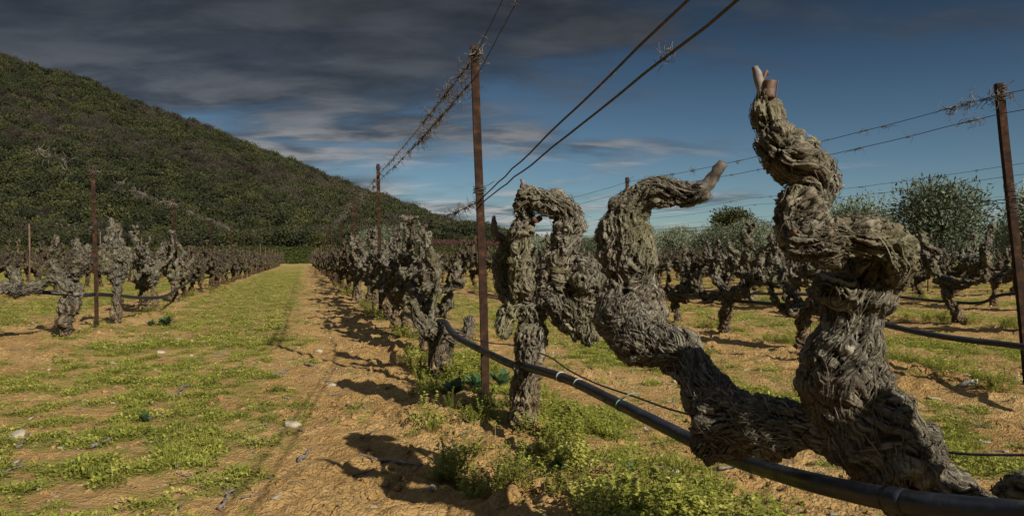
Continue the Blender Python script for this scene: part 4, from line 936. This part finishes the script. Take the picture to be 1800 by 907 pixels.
# the thick clump in front of the arched vine
def clump(x, y):
    return 1.3*np.exp(-(((x-.05)/.42)**2+((y-2.75)/.38)**2))+.9*np.exp(-(((x+.35)/.38)**2+((y-3.5)/.45)**2))+.9*np.exp(-(((x+.55)/.45)**2+((y-4.5)/.45)**2))+.25*pn2(x, y, 4, 3.)
n4_ = weeds('weed_thicket', WT+WN+[blade_mesh(62, 18, .10), stalk_mesh(72)], 7000, 2.1, 5.4, .62, .4, .9, 'dense leafy weeds round the tall post and the arched vine', clump)
print('weeds', n1_, n2_, n3_, n4_)
def broad(px, py, s, lb, seed, nl=9):
    nl = int(nl*1.8)
    r = np.random.default_rng(seed); x, y, z = on_ground(px, py); mb = MB(); e = empty('broad_leaf_weed', (x, y, z), r.uniform(0, 6), lb, 'weed', 'dark broad leaved weeds')
    for i in range(nl):
        a = i*2.4+r.normal()*.2; el = r.uniform(.5, 1.35); L_ = s*r.uniform(.6, 1.1); n = 6; w = L_*.15; mbl = MB(); Vs = []
        for k in range(n+1):
            f = k/n; u_ = f*L_; bend = -.25*f*f*L_; ww = w*math.sin(math.pi*min(1, .06+f*.93))**.8*(1+.22*(-1)**k)*(.25 if f < .25 else 1)
            c = np.array([u_*math.cos(el), 0, u_*math.sin(el)+bend+.01])
            Vs += [c+[0, -ww, .12*ww], c+[0, 0, -.12*ww], c+[0, ww, .12*ww]]
        Vs = np.array(Vs); c_, s_ = math.cos(a), math.sin(a); Vs = Vs@np.array([[c_, s_, 0], [-s_, c_, 0], [0, 0, 1]])
        Q = [[k*3+j, k*3+j+1, k*3+j+4, k*3+j+3] for k in range(n) for j in range(2)]
        mbl.add(Vs, Q, tone=float(r.random())); mbl.build('leaf', M['weed_dark'], e)
broad(835, 700, .14, 'dark blue green broad leaved weed just left of the foot of the tall post', 1, 13)
broad(800, 715, .15, 'dark broad leaved weed left of the tallest one, near the stumpy vine', 2, 11)
broad(880, 690, .16, 'broad leaved weed between the tall post and the arched vine trunk', 3, 11)
broad(1090, 900, .10, 'broad leaved weed at the bottom edge below the pipe', 4, 9)
broad(1140, 905, .09, 'rightmost broad leaved weed at the bottom edge', 5, 8)
broad(985, 868, .07, 'small broad leaved weed inside the thick clump', 6, 8)
broad(292, 572, .17, 'bushy dark green weed at the feet of the left row vines', 7, 30)
broad(265, 575, .12, 'smaller dark green weed left of the bushy one in the left row', 8, 16)
broad(255, 742, .07, 'bluish green rosette in the left foreground', 9, 12)
broad(1112, 862, .06, 'single dark rosette beside the round buff stone', 10, 7)

# ------------------------------------------------------------------ trees
def crown_mesh(name, seed, rad, h, n, ls, m, lobes=9, zc=.0, aspect=3.0, dens=.65):
    r = np.random.default_rng(seed); C = []
    L0 = r.normal(size=(lobes, 3)); L0 /= np.linalg.norm(L0, axis=1)[:, None]; L0[:, 2] = np.abs(L0[:, 2])*.9-.2
    cen = L0*np.array([rad*.55, rad*.55, h*.42])*r.uniform(.5, 1.05, (lobes, 1)); cr = rad*r.uniform(.32, .55, lobes)
    li = r.integers(0, lobes, n); d = r.normal(size=(n, 3)); d /= np.linalg.norm(d, axis=1)[:, None]
    q = r.random(n)**(1-dens); P = cen[li]+d*(cr[li]*q*1.05)[:, None]*np.array([1, 1, .85]); P[:, 2] += zc
    P += r.normal(size=(n, 3))*ls*.6
    dirs = d+r.normal(size=(n, 3))*.8+[0, 0, .3]; dirs /= np.linalg.norm(dirs, axis=1)[:, None]
    s = np.cross(dirs, r.normal(size=(n, 3))); s /= np.linalg.norm(s, axis=1)[:, None]
    Ls = ls*r.uniform(.6, 1.4, n)[:, None]; Wd = Ls/aspect
    V = np.stack([P-s*Wd*.2, P+dirs*Ls*.5-s*Wd*.5, P+dirs*Ls, P+dirs*Ls*.5+s*Wd*.5], 1).reshape(-1, 3)
    Q = np.arange(n*4).reshape(-1, 4); tl = r.random(lobes)
    tone = np.clip(.5+.22*r.normal(size=n)+.35*(tl[li]-.5), 0, 1)
    return mesh_np(name, V, Q, M[m], {'tone': np.repeat(tone, 4)}, False)
def limb_mesh(seed, h, rad, n=6, tr=.14):
    r = random.Random(seed); mb = MB(); V, Q, T = tube(catmull([(0, 0, -.1), (r.uniform(-.1, .1), 0, h*.2), (0, 0, h*.38)], 8), np.linspace(tr*1.3, tr, 8), 9); mb.add(V, Q, T)
    for i in range(n):
        a = i*6.28/n+r.uniform(-.3, .3); q = rad*r.uniform(.5, .8)
        V, Q, T = tube(catmull([(0, 0, h*.34), (q*.3*math.cos(a), q*.3*math.sin(a), h*.5), (q*math.cos(a), q*math.sin(a), h*r.uniform(.65, .9))], 8), np.linspace(tr*.6, .02, 8), 6); mb.add(V, Q, T)
    return mb.mesh('trunk', M['trunk'])
OL = [(crown_mesh('crown', 300+i, 2.4, 4.4, 11000, .17, 'olive', 20, 1.75, 3.2), limb_mesh(i, 3.6, 2.0)) for i in range(4)]
DK = crown_mesh('crown', 330, 2.6, 3.2, 5000, .22, 'hill_green', 10, 4.0, 1.8); DKT = limb_mesh(9, 5, 2)
ti = 0
def tree(name, cm, tm, x, y, s, label, cat='tree', group=None, sz=1.0):
    e = empty(name, (x, y, gh(x, y)), rv.uniform(0, 6.28), label, cat, group); e.scale = (s, s, s*sz)
    obj('trunk', tm, e); obj('crown', cm, e); return e
for ri, uu in enumerate((30.5, 35.5, 41, 47)):
    y = 24.0+ri*1.5; c = 0
    while y < 100:
        x = uu-SL*y
        if in_view(x, y, 4):
            s = rv.uniform(.85, 1.0)*(1.2 if ri == 0 and c < 3 else 1.0)
            if ri == 0 and c < 8: lb = f'{ords[c]} silvery olive tree from the right along the front edge of the grove'
            else: lb = ('silvery olive tree far along the front edge of the grove' if ri == 0 else 'silvery olive tree behind the front row of the grove')
            cm, tm = OL[rv.randrange(4)]; tree('olive_tree', cm, tm, x+rv.uniform(-.5, .5), y, s, lb, 'tree', 'olive trees of the grove', rv.uniform(.95, 1.1)); c += 1
        y += rv.uniform(4.6, 5.8)
tree('evergreen_tree', DK, DKT, 18.5, 61.5, .9, 'dark green round tree peeping over the olive grove', 'tree')
tree('olive_tree', OL[1][0], OL[1][1], -19.5, 106, 1.35, 'grey green olive bush at the far end of the middle row', 'tree', None)
tree('olive_tree', OL[2][0], OL[2][1], -17.8, 128, 1.3, 'round green bush before the red brown hedge', 'tree', None)
# grass under the olives is shaded ground; thin stakes stand before the grove
for i in range(44):
    y = 26+i*1.55; x = 28.4-SL*y
    if not in_view(x, y, .3): continue
    o = obj('stake', TH[i % 3], label='thin grey stake standing before the olive grove', cat='stake', group='thin stakes before the olive grove'); o.location = (x, y, gh(x, y)); o.scale = (1.0, 1.0, rv.uniform(.85, 1.05))
# red brown hedge and far bushes
RD = [crown_mesh('crown', 350+i, 2.6, 2.4, 420, .6, 'red_shrub', 6, .6, 2.2) for i in range(3)]
pts = []; n = 900
x = rng.uniform(-26, 0, n); y = rng.uniform(140, 168, n)
scatter('red_hedge', RD, np.stack([x, y, np.maximum(ground_h(x, y), hill_h(x, y))-.3], 1), np.stack([np.zeros(n), np.zeros(n), rng.uniform(0, 6, n)], 1), rng.uniform(.35, .55, n), kind='stuff', label='low red brown leafless orchard below the hill', cat='shrubs')

# hillside wood
HG = [crown_mesh('hillside_tree', 400+i, 2.7, 3.8, 950, .42, 'hill_green', 7, 1.2, 1.5) for i in range(5)]+[crown_mesh('hillside_tree', 420+i, 2.7, 3.6, 1100, .48, 'hill_bare', 8, 1.2, 4.5) for i in range(2)]
hx = []; n = 16000
x = rng.uniform(-330, 60, n); y = 136+rng.random(n)**.85*214
px = x/y*F+900; ok = (px > -120) & (px < 960); x, y = x[ok], y[ok]; z = hill_h(x, y); ok = (z > terrain_big(x, y)-1.2) & ~((x/y*F+900 > 690) & (x/y*F+900 < 900) & (y < 178)); x, y, z = x[ok], y[ok], z[ok]
o = np.argsort(np.hypot(x, y)); x, y, z = x[o], y[o], z[o]
# spacing
cell = {}; sel = []
for i in range(len(x)):
    c = (int(x[i]/2.4), int(y[i]/3.2))
    if c in cell: continue
    cell[c] = 1; sel.append(i)
x, y, z = x[sel], y[sel], z[sel]; n = len(x); print('hill trees', n)
bare = (pn2(x, y, .018, 3)+.35*pn2(x, y, .07, 5)+.25*sst(200, 330, y)-.05)*.55+.75*(rng.random(n)-.5) > .20
NT = 295
for i in range(NT):
    v = 5+i % 2 if bare[i] else i % 5
    o_ = obj('hillside_tree', HG[v], label='bare grey brown tree in the wood at the foot of the hill' if bare[i] else 'bushy dark green tree in the wood at the foot of the hill', cat='tree', group='bare trees at the hill foot' if bare[i] else 'green trees at the hill foot')
    s = rv.uniform(.7, 1.15); o_.location = (x[i], y[i], z[i]-.3); o_.scale = (s, s, s*rv.uniform(.8, 1.1)); o_.rotation_euler = (0, 0, rv.uniform(0, 6.28))
rx, ry, rz_, rb = x[NT:], y[NT:], z[NT:], bare[NT:]
for nm, sel_, ms, lb in (('hillside_wood', ~rb, HG[:5], 'dense green wood covering the hillside'), ('hillside_bare_wood', rb, HG[5:], 'grey brown leafless trees among the hillside wood')):
    m_n = int(sel_.sum()); scatter(nm, ms, np.stack([rx[sel_], ry[sel_], rz_[sel_]-.3], 1), np.stack([np.zeros(m_n), np.zeros(m_n), rng.uniform(0, 6.28, m_n)], 1), rng.uniform(.65, 1.5, m_n), kind='stuff', label=lb, cat='wood')
# rough grass on the bank behind the vineyard
GM = [weed_mesh(500+i, 60, .5, .35, .30, .05) for i in range(2)]
for g_ in GM: g_.materials[0] = M['grass']
n = 9000; x = rng.uniform(-110, 20, n); y = rng.uniform(97, 140, n); z = ground_h(x, y)
scatter('bank_grass', GM, np.stack([x, y, z-.05], 1), np.stack([np.zeros(n), np.zeros(n), rng.uniform(0, 6, n)], 1), rng.uniform(.5, 1.3, n), kind='stuff', label='green grassy bank beyond the end of the vineyard', cat='grass')
print('objects', len(bpy.data.objects))
